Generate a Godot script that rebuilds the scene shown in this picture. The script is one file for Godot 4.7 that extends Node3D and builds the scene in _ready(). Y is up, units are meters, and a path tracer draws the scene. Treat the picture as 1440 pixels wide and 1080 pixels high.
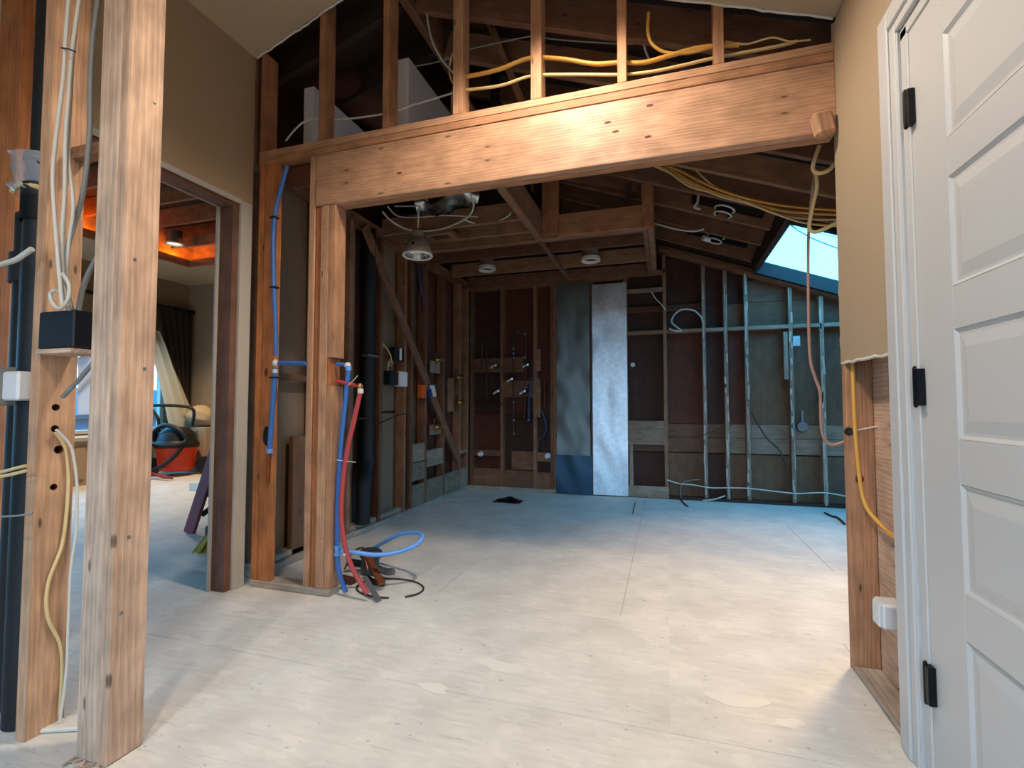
extends Node3D
# Stripped-back house interior: framed opening with a header beam, far room down to studs, side room behind a doorway.

var M := {}
var rng := RandomNumberGenerator.new()
var used := {}
var wood_tex: ImageTexture
var wood_nrm: ImageTexture

func _ready():
	rng.seed = 71
	# ---- camera, sky, exposure
	var cam := Camera3D.new()
	cam.name = "camera"
	cam.position = Vector3(0, 1.0, 0)
	cam.rotation = Vector3(deg_to_rad(2.5), deg_to_rad(17.4), 0)
	cam.fov = 76.1
	cam.near = 0.02
	add_child(cam)
	var env := Environment.new()
	env.background_mode = Environment.BG_SKY
	var sm := ProceduralSkyMaterial.new()
	sm.sky_top_color = Color(0.33, 0.74, 0.98)
	sm.sky_horizon_color = Color(0.70, 0.88, 1.0)
	sm.sky_curve = 0.04
	sm.sky_energy_multiplier = 2.3
	sm.ground_bottom_color = Color(0.25, 0.28, 0.30)
	sm.ground_horizon_color = Color(0.5, 0.55, 0.6)
	sm.sun_angle_max = 0.0
	var sky := Sky.new()
	sky.sky_material = sm
	env.sky = sky
	env.tonemap_mode = Environment.TONE_MAPPER_LINEAR
	env.tonemap_exposure = 1.25
	env.sdfgi_enabled = true
	env.ssao_enabled = true
	env.ssil_enabled = true
	var we := WorldEnvironment.new()
	we.name = "environment"
	we.environment = env
	add_child(we)
	make_materials()
	# ---- lamps (fittings with their own light)
	downlight(Vector3(-0.42, ceil_y(-0.42), -1.70), 4.0, Color(1.0, 0.94, 0.86), "recessed warm downlight in the sloped ceiling just before the header", 74.0)
	downlight(Vector3(-0.45, ceil_y(-0.45), 0.25), 3.0, Color(1.0, 0.96, 0.92), "recessed downlight in the sloped ceiling above the camera side", 85.0)
	downlight(Vector3(-0.45, ceil_y(-0.45), 2.1), 6.0, Color(1.0, 0.97, 0.93), "recessed downlight in the sloped ceiling at the entry end", 85.0)
	downlight(Vector3(1.15, 2.75 - 0.375 * 1.15, -3.05), 4.2, Color(1.0, 0.84, 0.65), "recessed warm downlight between rafters behind the right-hand wall", 48.0)
	build_shell()
	build_foreground()
	build_header_wall()
	build_far_room()
	build_side_room()

# ------------------------------------------------------------------ helpers
func ceil_y(x: float) -> float:
	return minf(3.02 + 0.36 * (x + 2.23), 2.78 - 0.39 * (x - 0.064))

func roof_y(x: float) -> float:
	return minf(3.02 + 0.36 * (x + 2.23), 2.75 - 0.375 * x)

func numbered(called: String) -> String:
	if not used.has(called):
		used[called] = 0
		return called
	used[called] += 1
	return "%s_%03d" % [called, used[called]]

func at(n: Node) -> Vector3:
	var v := Vector3.ZERO
	while n != self and n != null:
		v += n.position
		n = n.get_parent()
	return v

func put(o: Node3D, called: String, parent: Node, where: Vector3):
	if parent == self:
		o.name = numbered(called)
		add_child(o)
		o.position = where
	else:
		o.name = called
		parent.add_child(o, true)
		o.position = where - at(parent)
	return o

func tag(o, label: String, category: String, group := ""):
	o.set_meta("label", label)
	o.set_meta("category", category)
	if group != "":
		o.set_meta("group", group)
	return o

func base(called: String, where: Vector3, label: String, category: String, group := ""):
	var o := Node3D.new()
	put(o, called, self, where)
	return tag(o, label, category, group)

func struct(called: String) -> Node3D:
	var o := Node3D.new()
	put(o, called, self, Vector3.ZERO)
	o.set_meta("kind", "structure")
	return o

func commit(st: SurfaceTool, called: String, parent: Node, where: Vector3, mat: Material) -> MeshInstance3D:
	var mi := MeshInstance3D.new()
	mi.mesh = st.commit()
	mi.material_override = mat
	put(mi, called, parent, where)
	return mi

func tri(st: SurfaceTool, p: Array, n: Array, uv: Array):
	var order := [0, 1, 2]
	var a: Vector3 = p[0]
	var b: Vector3 = p[1]
	var c: Vector3 = p[2]
	var nn: Vector3 = n[0]
	if (b - a).cross(c - a).dot(nn) > 0.0:
		order = [0, 2, 1]
	for i in order:
		st.set_normal(n[i])
		st.set_uv(uv[i])
		st.add_vertex(p[i])

# chamfered box, in a frame: size s, basis bs; wood grain runs along the longest side
func box_shape(st: SurfaceTool, c: Vector3, s: Vector3, ch: float, bs := Basis.IDENTITY):
	var h := s * 0.5
	ch = minf(ch, minf(h.x, minf(h.y, h.z)) * 0.5)
	var L := 0
	if s[1] > s[L]: L = 1
	if s[2] > s[L]: L = 2
	var o1 := (L + 1) % 3
	var o2 := (L + 2) % 3
	var off := Vector2(rng.randf(), rng.randf())
	var V := func(ax: int, sx: int, sy: int, sz: int) -> Vector3:
		var sg := Vector3(sx, sy, sz)
		var v := Vector3.ZERO
		for k in 3:
			v[k] = sg[k] * (h[k] - (0.0 if k == ax else ch))
		return v
	var U := func(v: Vector3) -> Vector2:
		return Vector2((v[o1] + v[o2]) / 0.42, v[L] / 2.1) + off
	for ax in 3:
		var a1 := (ax + 1) % 3
		var a2 := (ax + 2) % 3
		for s0 in [-1, 1]:
			var n := Vector3.ZERO
			n[ax] = s0
			var q := []
			for cs in [[-1, -1], [1, -1], [1, 1], [-1, 1]]:
				var sg := [0, 0, 0]
				sg[ax] = s0
				sg[a1] = cs[0]
				sg[a2] = cs[1]
				q.append(V.call(ax, sg[0], sg[1], sg[2]))
			quad(st, q, n, U, c, bs)
		# edges running along ax
		for s1 in [-1, 1]:
			for s2 in [-1, 1]:
				var n := Vector3.ZERO
				n[a1] = s1
				n[a2] = s2
				n = n.normalized()
				var g0 := [0, 0, 0]
				g0[a1] = s1
				g0[a2] = s2
				var g1 := g0.duplicate()
				g0[ax] = -1
				g1[ax] = 1
				quad(st, [V.call(a1, g0[0], g0[1], g0[2]), V.call(a1, g1[0], g1[1], g1[2]), V.call(a2, g1[0], g1[1], g1[2]), V.call(a2, g0[0], g0[1], g0[2])], n, U, c, bs)
	for sx in [-1, 1]:
		for sy in [-1, 1]:
			for sz in [-1, 1]:
				var n := Vector3(sx, sy, sz).normalized()
				var t := [V.call(0, sx, sy, sz), V.call(1, sx, sy, sz), V.call(2, sx, sy, sz)]
				var uv := [U.call(t[0]), U.call(t[1]), U.call(t[2])]
				tri(st, [c + bs * t[0], c + bs * t[1], c + bs * t[2]], [bs * n, bs * n, bs * n], uv)

func quad(st: SurfaceTool, q: Array, n: Vector3, U: Callable, c: Vector3, bs: Basis):
	var w := []
	var uv := []
	for v in q:
		w.append(c + bs * v)
		uv.append(U.call(v))
	var nn := [bs * n, bs * n, bs * n]
	tri(st, [w[0], w[1], w[2]], nn, [uv[0], uv[1], uv[2]])
	tri(st, [w[0], w[2], w[3]], nn, [uv[0], uv[2], uv[3]])

func mb() -> SurfaceTool:
	var st := SurfaceTool.new()
	st.begin(Mesh.PRIMITIVE_TRIANGLES)
	return st

func box(parent: Node, called: String, x0: float, x1: float, y0: float, y1: float, z0: float, z1: float, mat: Material, ch := 0.002) -> MeshInstance3D:
	var st := mb()
	box_shape(st, Vector3.ZERO, Vector3(absf(x1 - x0), absf(y1 - y0), absf(z1 - z0)), ch)
	return commit(st, called, parent, Vector3((x0 + x1) / 2, (y0 + y1) / 2, (z0 + z1) / 2), mat)

# bar from p to q; h is the depth along "up", w across
func bar_shape(st: SurfaceTool, p: Vector3, q: Vector3, w: float, h: float, up := Vector3.UP, ch := 0.002, origin := Vector3.ZERO):
	var d := (q - p).normalized()
	if absf(d.dot(up)) > 0.99:
		up = Vector3.BACK
	var side := d.cross(up).normalized()
	var u2 := side.cross(d).normalized()
	box_shape(st, (p + q) / 2 - origin, Vector3(w, h, (q - p).length()), ch, Basis(side, u2, -d))

func bar(parent: Node, called: String, p: Vector3, q: Vector3, w: float, h: float, mat: Material, up := Vector3.UP, ch := 0.002) -> MeshInstance3D:
	var st := mb()
	bar_shape(st, p, q, w, h, up, ch, (p + q) / 2)
	return commit(st, called, parent, (p + q) / 2, mat)

func smooth_path(pts: Array, step := 6) -> Array:
	var out := []
	var n := pts.size()
	for i in n - 1:
		var p0: Vector3 = pts[maxi(i - 1, 0)]
		var p1: Vector3 = pts[i]
		var p2: Vector3 = pts[i + 1]
		var p3: Vector3 = pts[mini(i + 2, n - 1)]
		for k in step:
			out.append(p1.cubic_interpolate(p2, p0, p3, float(k) / step))
	out.append(pts[n - 1])
	return out

func tube_shape(st: SurfaceTool, path: Array, r: float, sides := 8, origin := Vector3.ZERO, rough := 0.0):
	var rings := []
	var nrm := []
	var prev := Vector3.ZERO
	for i in path.size():
		var a: Vector3 = path[maxi(i - 1, 0)]
		var b: Vector3 = path[mini(i + 1, path.size() - 1)]
		var d := (b - a).normalized()
		var u := prev
		if i == 0:
			u = Vector3.UP if absf(d.y) < 0.9 else Vector3.RIGHT
		u = (u - d * u.dot(d)).normalized()
		prev = u
		var v := d.cross(u)
		var ring := []
		var nr := []
		for k in sides:
			var t := TAU * k / sides
			var n := u * cos(t) + v * sin(t)
			var rr := r + (rng.randf_range(-rough, rough) if rough > 0.0 else 0.0)
			ring.append(path[i] - origin + n * rr)
			nr.append(n)
		rings.append(ring)
		nrm.append(nr)
	for i in path.size() - 1:
		for k in sides:
			var k2 := (k + 1) % sides
			var uv := Vector2(0, 0)
			tri(st, [rings[i][k], rings[i][k2], rings[i + 1][k2]], [nrm[i][k], nrm[i][k2], nrm[i + 1][k2]], [uv, uv, uv])
			tri(st, [rings[i][k], rings[i + 1][k2], rings[i + 1][k]], [nrm[i][k], nrm[i + 1][k2], nrm[i + 1][k]], [uv, uv, uv])
	for e in [0, path.size() - 1]:
		var b2: Vector3 = path[1] - path[0] if e == 0 else path[e - 1] - path[e]
		var n := -b2.normalized()
		for k in range(1, sides - 1):
			tri(st, [rings[e][0], rings[e][k], rings[e][k + 1]], [n, n, n], [Vector2.ZERO, Vector2.ZERO, Vector2.ZERO])

func tube(parent: Node, called: String, pts: Array, r: float, mat: Material, sides := 8, smooth := true) -> MeshInstance3D:
	var path := smooth_path(pts) if smooth and pts.size() > 2 else pts
	var st := mb()
	var o: Vector3 = pts[0]
	tube_shape(st, path, r, sides, o)
	return commit(st, called, parent, o, mat)

# profile of (radius, height) turned about the local y axis
func lathe_shape(st: SurfaceTool, prof: Array, seg := 24, bs := Basis.IDENTITY, c := Vector3.ZERO):
	for i in prof.size() - 1:
		var a: Vector2 = prof[i]
		var b: Vector2 = prof[i + 1]
		var nn := Vector2(b.y - a.y, a.x - b.x)
		if nn.length() < 1e-6:
			continue
		nn = nn.normalized()
		for k in seg:
			var t0 := TAU * k / seg
			var t1 := TAU * (k + 1) / seg
			var d0 := Vector3(cos(t0), 0, sin(t0))
			var d1 := Vector3(cos(t1), 0, sin(t1))
			var p := [d0 * a.x + Vector3(0, a.y, 0), d1 * a.x + Vector3(0, a.y, 0), d1 * b.x + Vector3(0, b.y, 0), d0 * b.x + Vector3(0, b.y, 0)]
			var n0 := bs * (d0 * nn.x + Vector3(0, nn.y, 0))
			var n1 := bs * (d1 * nn.x + Vector3(0, nn.y, 0))
			for j in 4:
				p[j] = c + bs * p[j]
			var z := Vector2.ZERO
			if b.x > 1e-5 or a.x > 1e-5:
				tri(st, [p[0], p[1], p[2]], [n0, n1, n1], [z, z, z])
				tri(st, [p[0], p[2], p[3]], [n0, n1, n0], [z, z, z])

func lathe(parent: Node, called: String, prof: Array, where: Vector3, mat: Material, axis := Vector3.UP, seg := 24) -> MeshInstance3D:
	var st := mb()
	lathe_shape(st, prof, seg, toward(axis))
	return commit(st, called, parent, where, mat)

func toward(axis: Vector3) -> Basis:
	var y := axis.normalized()
	var x := Vector3.RIGHT if absf(y.x) < 0.9 else Vector3.FORWARD
	x = (x - y * x.dot(y)).normalized()
	return Basis(x, y, x.cross(y))

func ball(parent: Node, called: String, where: Vector3, r: Vector3, mat: Material) -> MeshInstance3D:
	var prof := []
	for i in 9:
		var t := PI * i / 8.0
		prof.append(Vector2(sin(t), -cos(t)))
	var st := mb()
	lathe_shape(st, prof, 14, Basis.from_scale(r))
	return commit(st, called, parent, where, mat)

# grid of points p[i][j], smooth, both sides visible
func cloth(parent: Node, called: String, rows: Array, mat: Material, thick := 0.0) -> MeshInstance3D:
	var st := mb()
	st.set_smooth_group(0)
	var o: Vector3 = rows[0][0]
	for i in rows.size() - 1:
		for j in rows[i].size() - 1:
			var q := [rows[i][j], rows[i][j + 1], rows[i + 1][j + 1], rows[i + 1][j]]
			for k in [0, 1, 2, 0, 2, 3]:
				st.set_uv(Vector2(j + (1 if k in [1, 2] else 0), i + (1 if k in [2, 3] else 0)) * 0.1)
				st.add_vertex(q[k] - o)
	st.index()
	st.generate_normals()
	return commit(st, called, parent, o, mat)

func mat(c: Color, rough := 0.8, metal := 0.0) -> StandardMaterial3D:
	var m := StandardMaterial3D.new()
	m.albedo_color = c
	m.roughness = rough
	m.metallic = metal
	return m

func glow(c: Color, e: float) -> StandardMaterial3D:
	var m := mat(c, 0.5)
	m.emission_enabled = true
	m.emission = c
	m.emission_energy_multiplier = e
	return m

func wood(c: Color, rough := 0.72) -> StandardMaterial3D:
	var m := mat(c, rough)
	m.albedo_texture = wood_tex
	m.normal_enabled = true
	m.normal_texture = wood_nrm
	m.normal_scale = 0.5
	return m

func noise(sd: int, f: float, oct := 3) -> FastNoiseLite:
	var n := FastNoiseLite.new()
	n.seed = sd
	n.frequency = f
	n.fractal_octaves = oct
	n.noise_type = FastNoiseLite.TYPE_SIMPLEX_SMOOTH
	return n

func make_materials():
	# sawn fir: long streaks, growth rings and a few knots; grain runs along v
	var w := 384
	var h := 1024
	var im := Image.create(w, h, false, Image.FORMAT_RGB8)
	var hm := Image.create(w, h, false, Image.FORMAT_RGB8)
	var n1 := noise(3, 0.012, 3)
	var n2 := noise(4, 0.06, 2)
	var n3 := noise(5, 0.02, 3)
	var kn := []
	for i in 2:
		kn.append(Vector3(rng.randf() * w * 0.5, rng.randf() * h * 0.5, rng.randf_range(4.0, 7.5)))
	for y in h:
		for x in w:
			# mirrored in both directions, so that repeats meet without a seam
			var fx := float(x if x < w / 2 else w - 1 - x)
			var fy := float(y if y < h / 2 else h - 1 - y)
			var bend := 0.0
			var dark := 0.0
			for k in kn:
				var dx: float = fx - k.x
				var dy: float = (fy - k.y) * 0.55
				if absf(dy) < 60.0 and absf(dx) < 50.0:
					var d := sqrt(dx * dx + dy * dy)
					bend += 9.0 * exp(-d * d / (k.z * k.z * 6.0)) * signf(dx)
					if d < k.z:
						dark = maxf(dark, 0.45 * (1.0 - pow(d / k.z, 3.0)))
			# tile across u and v by mirrored coordinates of the slow warp
			var warp := n1.get_noise_2d(fx * 0.55, fy * 0.10) * 26.0
			var ring := sin((fx + warp + bend) * TAU / 16.0)
			var fine := n2.get_noise_2d(fx * 6.0, fy * 0.22)
			var blot := n3.get_noise_2d(fx * 0.5 + 300.0, fy * 0.5)
			var v := 0.84 + 0.04 * ring + 0.09 * fine + 0.12 * blot
			v = clampf(v - dark * 0.8, 0.16, 1.0)
			im.set_pixel(x, y, Color(v, v * (0.965 + 0.03 * v), v * (0.92 + 0.07 * v)))
			var g := clampf(0.5 + 0.08 * ring + 0.25 * fine - dark * 0.3, 0, 1)
			hm.set_pixel(x, y, Color(g, g, g))
	hm.bump_map_to_normal_map(2.0)
	im.generate_mipmaps()
	wood_tex = ImageTexture.create_from_image(im)
	wood_nrm = ImageTexture.create_from_image(hm)
	# plywood subfloor: pale dusty sheets with ply streaks, patches of filler and scuffs
	var S := 1024
	var fl := Image.create(S, S, false, Image.FORMAT_RGB8)
	var f1 := noise(11, 0.006, 4)
	var f2 := noise(12, 0.05, 3)
	var f3 := noise(13, 0.014, 3)
	var f4 := noise(14, 0.09, 2)
	for y in S:
		for x in S:
			var v := 0.84
			v += 0.06 * f1.get_noise_2d(x, y)
			v += 0.03 * f2.get_noise_2d(x * 0.25, y * 1.6)
			var p := f3.get_noise_2d(x, y * 1.5)
			if p > 0.33:
				v += 0.018
			var c := Color(v, v * 0.975, v * 0.935)
			if p > 0.46:
				c = c.lerp(Color(0.88, 0.86, 0.81), 0.35)
			var s := f4.get_noise_2d(x * 0.5, y * 0.9)
			if s > 0.74:
				c = c.darkened(0.18)
			if f2.get_noise_2d(x * 0.12 + 900.0, y * 3.0) > 0.52:
				c = c.darkened(0.06)
			fl.set_pixel(x, y, c)
	fl.generate_mipmaps()
	var ft := ImageTexture.create_from_image(fl)
	M.floor = mat(Color(1, 1, 1), 0.62)
	M.floor.albedo_texture = ft
	M.floor.uv1_triplanar = true
	M.floor.uv1_world_triplanar = true
	M.floor.uv1_scale = Vector3(0.42, 0.42, 0.42)
	# rough gypsum paint
	var dn := NoiseTexture2D.new()
	dn.width = 512
	dn.height = 512
	dn.seamless = true
	dn.noise = noise(21, 0.05, 4)
	dn.as_normal_map = true
	dn.bump_strength = 1.5
	for e in [["paint", Color(0.64, 0.555, 0.45)], ["paint_dark", Color(0.56, 0.47, 0.36)], ["ceil", Color(0.70, 0.62, 0.51)], ["gyp", Color(0.84, 0.81, 0.76)], ["gypg", Color(0.72, 0.69, 0.65)], ["back", Color(0.50, 0.42, 0.34)], ["white", Color(0.74, 0.735, 0.73)]]:
		var m := mat(e[1], 0.85 if e[0] != "white" else 0.42)
		m.normal_enabled = true
		m.normal_texture = dn
		m.normal_scale = 0.12 if e[0] != "white" else 0.03
		m.uv1_triplanar = true
		m.uv1_scale = Vector3(2, 2, 2)
		M[e[0]] = m
	M.fir = [wood(Color(0.78, 0.57, 0.42)), wood(Color(0.74, 0.53, 0.38)), wood(Color(0.82, 0.62, 0.47)), wood(Color(0.70, 0.47, 0.33))]
	M.orange = [wood(Color(0.80, 0.50, 0.29)), wood(Color(0.74, 0.45, 0.26))]
	M.pale = [wood(Color(0.91, 0.78, 0.68)), wood(Color(0.88, 0.73, 0.62))]
	M.beam = wood(Color(0.82, 0.63, 0.50), 0.48)
	M.old = [wood(Color(0.60, 0.42, 0.31)), wood(Color(0.54, 0.37, 0.27)), wood(Color(0.66, 0.48, 0.36)), wood(Color(0.50, 0.34, 0.25))]
	M.grey = [wood(Color(0.70, 0.60, 0.52)), wood(Color(0.62, 0.52, 0.44))]
	M.rust = [wood(Color(0.40, 0.19, 0.11)), wood(Color(0.29, 0.15, 0.10)), wood(Color(0.42, 0.22, 0.13))]
	M.tanply = [wood(Color(0.49, 0.35, 0.24)), wood(Color(0.44, 0.33, 0.24))]
	M.deck = [wood(Color(0.30, 0.18, 0.13)), wood(Color(0.25, 0.15, 0.11))]
	M.dust = wood(Color(0.76, 0.70, 0.64))
	M.jamb = wood(Color(0.54, 0.38, 0.31))
	M.holes = wood(Color(0.86, 0.67, 0.52))
	M.holes.uv1_triplanar = true
	M.holes.uv1_scale = Vector3(2.4, 0.48, 2.4)
	M.abs = mat(Color(0.05, 0.055, 0.07), 0.6)
	M.black = mat(Color(0.035, 0.037, 0.042), 0.5)
	M.blackbox = mat(Color(0.045, 0.055, 0.085), 0.6)
	M.hinge = mat(Color(0.06, 0.065, 0.075), 0.45, 0.6)
	M.wirew = mat(Color(0.80, 0.78, 0.74), 0.5)
	M.wireg = mat(Color(0.50, 0.50, 0.49), 0.5)
	M.wirey = mat(Color(0.82, 0.60, 0.26), 0.45)
	M.wirec = mat(Color(0.84, 0.72, 0.50), 0.5)
	M.wirep = mat(Color(0.62, 0.47, 0.41), 0.5)
	M.wired = mat(Color(0.20, 0.17, 0.15), 0.5)
	M.blue = mat(Color(0.22, 0.42, 0.70), 0.35)
	M.bluel = mat(Color(0.38, 0.60, 0.86), 0.35)
	M.red = mat(Color(0.68, 0.23, 0.22), 0.35)
	M.fit = mat(Color(0.80, 0.78, 0.76), 0.4)
	M.brass = mat(Color(0.70, 0.52, 0.30), 0.35, 0.9)
	M.copper = mat(Color(0.62, 0.34, 0.22), 0.4, 0.9)
	M.bluedark = mat(Color(0.13, 0.20, 0.34), 0.4)
	M.pipe = mat(Color(0.34, 0.22, 0.18), 0.45, 0.7)
	M.patch = mat(Color(0.875, 0.855, 0.82), 0.7)
	M.back2 = mat(Color(0.72, 0.66, 0.60), 0.9)
	M.chrome = mat(Color(0.75, 0.75, 0.76), 0.25, 1.0)
	M.steel = mat(Color(0.50, 0.50, 0.50), 0.45, 0.8)
	M.can = mat(Color(0.66, 0.60, 0.54), 0.4, 0.6)
	M.trimring = mat(Color(0.86, 0.84, 0.80), 0.45)
	M.plas = mat(Color(0.84, 0.84, 0.84), 0.45)
	M.lens = mat(Color(0.5, 0.48, 0.45), 0.25, 0.6)
	var zn := NoiseTexture2D.new()
	zn.width = 512
	zn.height = 512
	zn.seamless = true
	var zf := FastNoiseLite.new()
	zf.noise_type = FastNoiseLite.TYPE_CELLULAR
	zf.frequency = 0.03
	zf.seed = 9
	zn.noise = zf
	var ramp := Gradient.new()
	ramp.set_color(0, Color(0.86, 0.87, 0.88))
	ramp.set_color(1, Color(1, 1, 1))
	zn.color_ramp = ramp
	M.galv = mat(Color(0.94, 0.95, 0.97), 0.42, 0.85)
	M.galv.albedo_texture = zn
	M.galv.uv1_triplanar = true
	M.galv.uv1_scale = Vector3(1.2, 1.2, 1.2)
	M.lath = mat(Color(0.50, 0.52, 0.51), 0.45, 0.7)
	M.lath.albedo_texture = zn
	M.lath.uv1_triplanar = true
	M.lath.uv1_scale = Vector3(9, 9, 9)
	M.bluepan = mat(Color(0.22, 0.32, 0.40), 0.4, 0.5)
	M.bluepan.albedo_texture = zn
	M.bluepan.uv1_triplanar = true
	M.bluepan.uv1_scale = Vector3(6, 6, 6)
	M.foil = mat(Color(0.72, 0.72, 0.72), 0.22, 1.0)
	M.duct = mat(Color(0.30, 0.16, 0.12), 0.7)
	M.film = mat(Color(0.03, 0.035, 0.04), 0.3)
	M.foam = mat(Color(0.82, 0.81, 0.83), 0.85)
	M.glass = mat(Color(0.9, 0.97, 1.0, 0.06), 0.02)
	M.glass.metallic_specular = 0.08
	M.glass.transparency = BaseMaterial3D.TRANSPARENCY_ALPHA
	M.clear = mat(Color(0.8, 0.81, 0.85, 0.32), 0.25)
	M.clear.transparency = BaseMaterial3D.TRANSPARENCY_ALPHA

func downlight(p: Vector3, e: float, c: Color, label: String, cone: float):
	var d: Node3D = base("recessed_downlight", p, label, "light")
	lathe(d, "trim_ring", [Vector2(0.075, 0.0), Vector2(0.095, 0.0), Vector2(0.095, -0.006), Vector2(0.080, -0.010), Vector2(0.075, 0.0)], p, M.trimring)
	lathe(d, "lamp_face", [Vector2(0.0, 0.002), Vector2(0.074, 0.002)], p, glow(c, 2.0))
	var s := SpotLight3D.new()
	s.name = "lamp"
	s.light_color = c
	s.light_energy = e
	s.spot_range = 12.0
	s.spot_attenuation = 2.0
	s.spot_angle = cone
	s.spot_angle_attenuation = 0.6
	s.light_size = 0.10
	s.shadow_enabled = true
	s.position = Vector3(0, -0.02, 0)
	s.rotation = Vector3(-PI / 2, 0, 0)
	d.add_child(s)

# ------------------------------------------------------------------ the setting
func rot_panel(parent: Node, called: String, x0: float, x1: float, z0: float, z1: float, t: float, lift: float, m: Material):
	# a slab that follows the roof slope between x0 and x1
	var side := 1.0 if x1 <= -1.3 else -1.0
	var f := func(x: float) -> float:
		return (3.02 + 0.36 * (x + 2.23)) if side > 0 else (2.75 - 0.375 * x)
	var zc := (z0 + z1) / 2
	var a := Vector3(x0, f.call(x0), zc)
	var b := Vector3(x1, f.call(x1), zc)
	var nrm := (b - a).normalized().cross(Vector3(0, 0, -1)).normalized()
	if nrm.y < 0: nrm = -nrm
	var o := nrm * (lift + t / 2)
	return bar(parent, called, a + o, b + o, absf(z1 - z0), t, m, Vector3.UP, 0.001)

func build_shell():
	# floor: plywood sheets with open joints
	var f := struct("floor")
	box(f, "subfloor", -7.6, 3.2, -0.22, -0.005, -6.2, 3.2, M.gypg)
	var g := 0.0011
	for s in [[-2.3, 0.70, -1.62, 0.82], [0.70, 3.05, -1.62, 0.82], [-2.3, 0.70, -2.43, -1.62], [0.70, 3.05, -2.43, -1.62], [-1.18, -0.22, -3.45, -2.43], [-2.4, -1.18, -3.45, -2.43], [-0.22, 1.02, -3.45, -2.43], [1.02, 3.05, -3.45, -2.43],
			[-2.4, -0.22, -4.65, -3.45], [-0.22, 0.95, -4.65, -3.45], [0.95, 3.05, -4.65, -3.45], [-2.4, -0.22, -5.72, -4.65], [-0.22, 3.05, -5.72, -4.65], [-2.3, -0.22, 0.82, 3.05], [-0.22, 3.05, 0.82, 3.05]]:
		box(f, "plywood_sheet", s[0] + g, s[1] - g, -0.005, rng.randf_range(-0.0012, 0.0), s[2] + g, s[3] - g, M.floor, 0.0012)
	for i in 4:
		for j in 4:
			box(f, "plywood_sheet", -7.45 + i * 1.2825 + g, -7.45 + (i + 1) * 1.2825 - g if i < 3 else -2.3 - g, -0.005, rng.randf_range(-0.0012, 0.0), -6.1 + j * 2.28 + g, -6.1 + (j + 1) * 2.28 - g, M.floor, 0.0012)
	# skim patches of filler left on the sheets
	for k in [[-2.05, -1.96, 0.16, 0.05], [-1.80, -2.02, 0.11, 0.04], [-1.86, -1.90, 0.10, 0.03], [0.22, -1.86, 0.10, 0.055], [-0.62, -1.83, 0.12, 0.05], [-0.80, -1.62, 0.08, 0.03], [0.36, -1.78, 0.05, 0.03]]:
		var st := mb()
		var nn := 22
		for i in nn:
			var p := []
			for a in [i, (i + 1) % nn]:
				var t: float = TAU * a / nn
				var rr: float = 0.82 + 0.17 * sin(t * 2.0 + k[0] * 9.0) + 0.12 * sin(t * 3.0 + k[1] * 5.0) + 0.07 * sin(t * 5.0 + k[2] * 40.0)
				p.append(Vector3(cos(t) * k[2] * rr, 0, sin(t) * k[3] * rr))
			tri(st, [Vector3(0, 0.0012, 0), p[0], p[1]], [Vector3.UP, Vector3.UP, Vector3.UP], [Vector2.ZERO, Vector2.ZERO, Vector2.ZERO])
		commit(st, "filler_patch", f, Vector3(k[0], 0.0004, k[1]), M.patch)
	# roof: deck on rafters, both slopes, with an opening for the skylight
	var r := struct("roof")
	var lift := 0.185
	for k in 4:
		rot_panel(r, "roof_deck", -2.6, -1.36, -5.72 + k * 2.3, -5.72 + (k + 1) * 2.3, 0.05, lift, M.deck[k % 2])
	rot_panel(r, "roof_deck", -1.40, 0.92, -5.72, -4.06, 0.05, lift, M.deck[0])
	rot_panel(r, "roof_deck", 2.05, 3.3, -5.72, -4.06, 0.05, lift, M.deck[0])
	rot_panel(r, "roof_deck", -1.40, 3.3, -4.06, -2.1, 0.05, lift, M.deck[1])
	rot_panel(r, "roof_deck", -1.40, 3.3, -2.1, 3.2, 0.05, lift, M.deck[0])
	box(r, "ridge_cap", -1.50, -1.24, 3.47, 3.66, -5.74, 3.2, M.deck[1])
	box(r, "ridge_beam", -1.37, -1.32, 3.22, 3.50, -6.0, 3.1, M.old[1])
	for z in [-2.40, -2.79, -3.19, -3.60, -4.00, -4.41, -4.82, -5.34]:
		var q := 3.0
		if z < -4.1 and z > -5.4: q = 0.86
		var m: Material = M.old[1] if z > -2.5 else M.old[rng.randi() % 4]
		bar(r, "rafter", Vector3(-1.30, roof_y(-1.3) - 0.02 + 0.09, z), Vector3(q, 2.75 - 0.375 * q + 0.087, z), 0.042, 0.17, m)
		bar(r, "rafter", Vector3(-2.45, roof_y(-2.45) + 0.09, z), Vector3(-1.38, roof_y(-1.38) + 0.09, z), 0.042, 0.17, M.deck[1])
	for e in [[-0.30, 0.30], [0.31, 0.925]]:
		bar(r, "blocking", Vector3(e[0], 2.75 - 0.375 * e[0] + 0.11, -5.62), Vector3(e[1], 2.75 - 0.375 * e[1] + 0.11, -5.62), 0.09, 0.24, M.deck[1])
	# skylight well
	var sk := struct("window_1")
	var y0 := func(x: float) -> float: return 2.75 - 0.375 * x
	bar(sk, "window_frame", Vector3(0.905, y0.call(0.905) + 0.08, -4.04), Vector3(0.905, y0.call(0.905) + 0.08, -5.74), 0.06, 0.20, M.deck[0])
	bar(sk, "window_frame", Vector3(2.08, y0.call(2.08) + 0.11, -4.04), Vector3(2.08, y0.call(2.08) + 0.11, -5.50), 0.075, 0.20, M.deck[0])
	for z in [-4.04, -5.49]:
		bar(sk, "window_frame", Vector3(0.9, y0.call(0.9) + 0.005, z), Vector3(2.06, y0.call(2.06) + 0.005, z), 0.05, 0.13, M.black)
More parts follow.
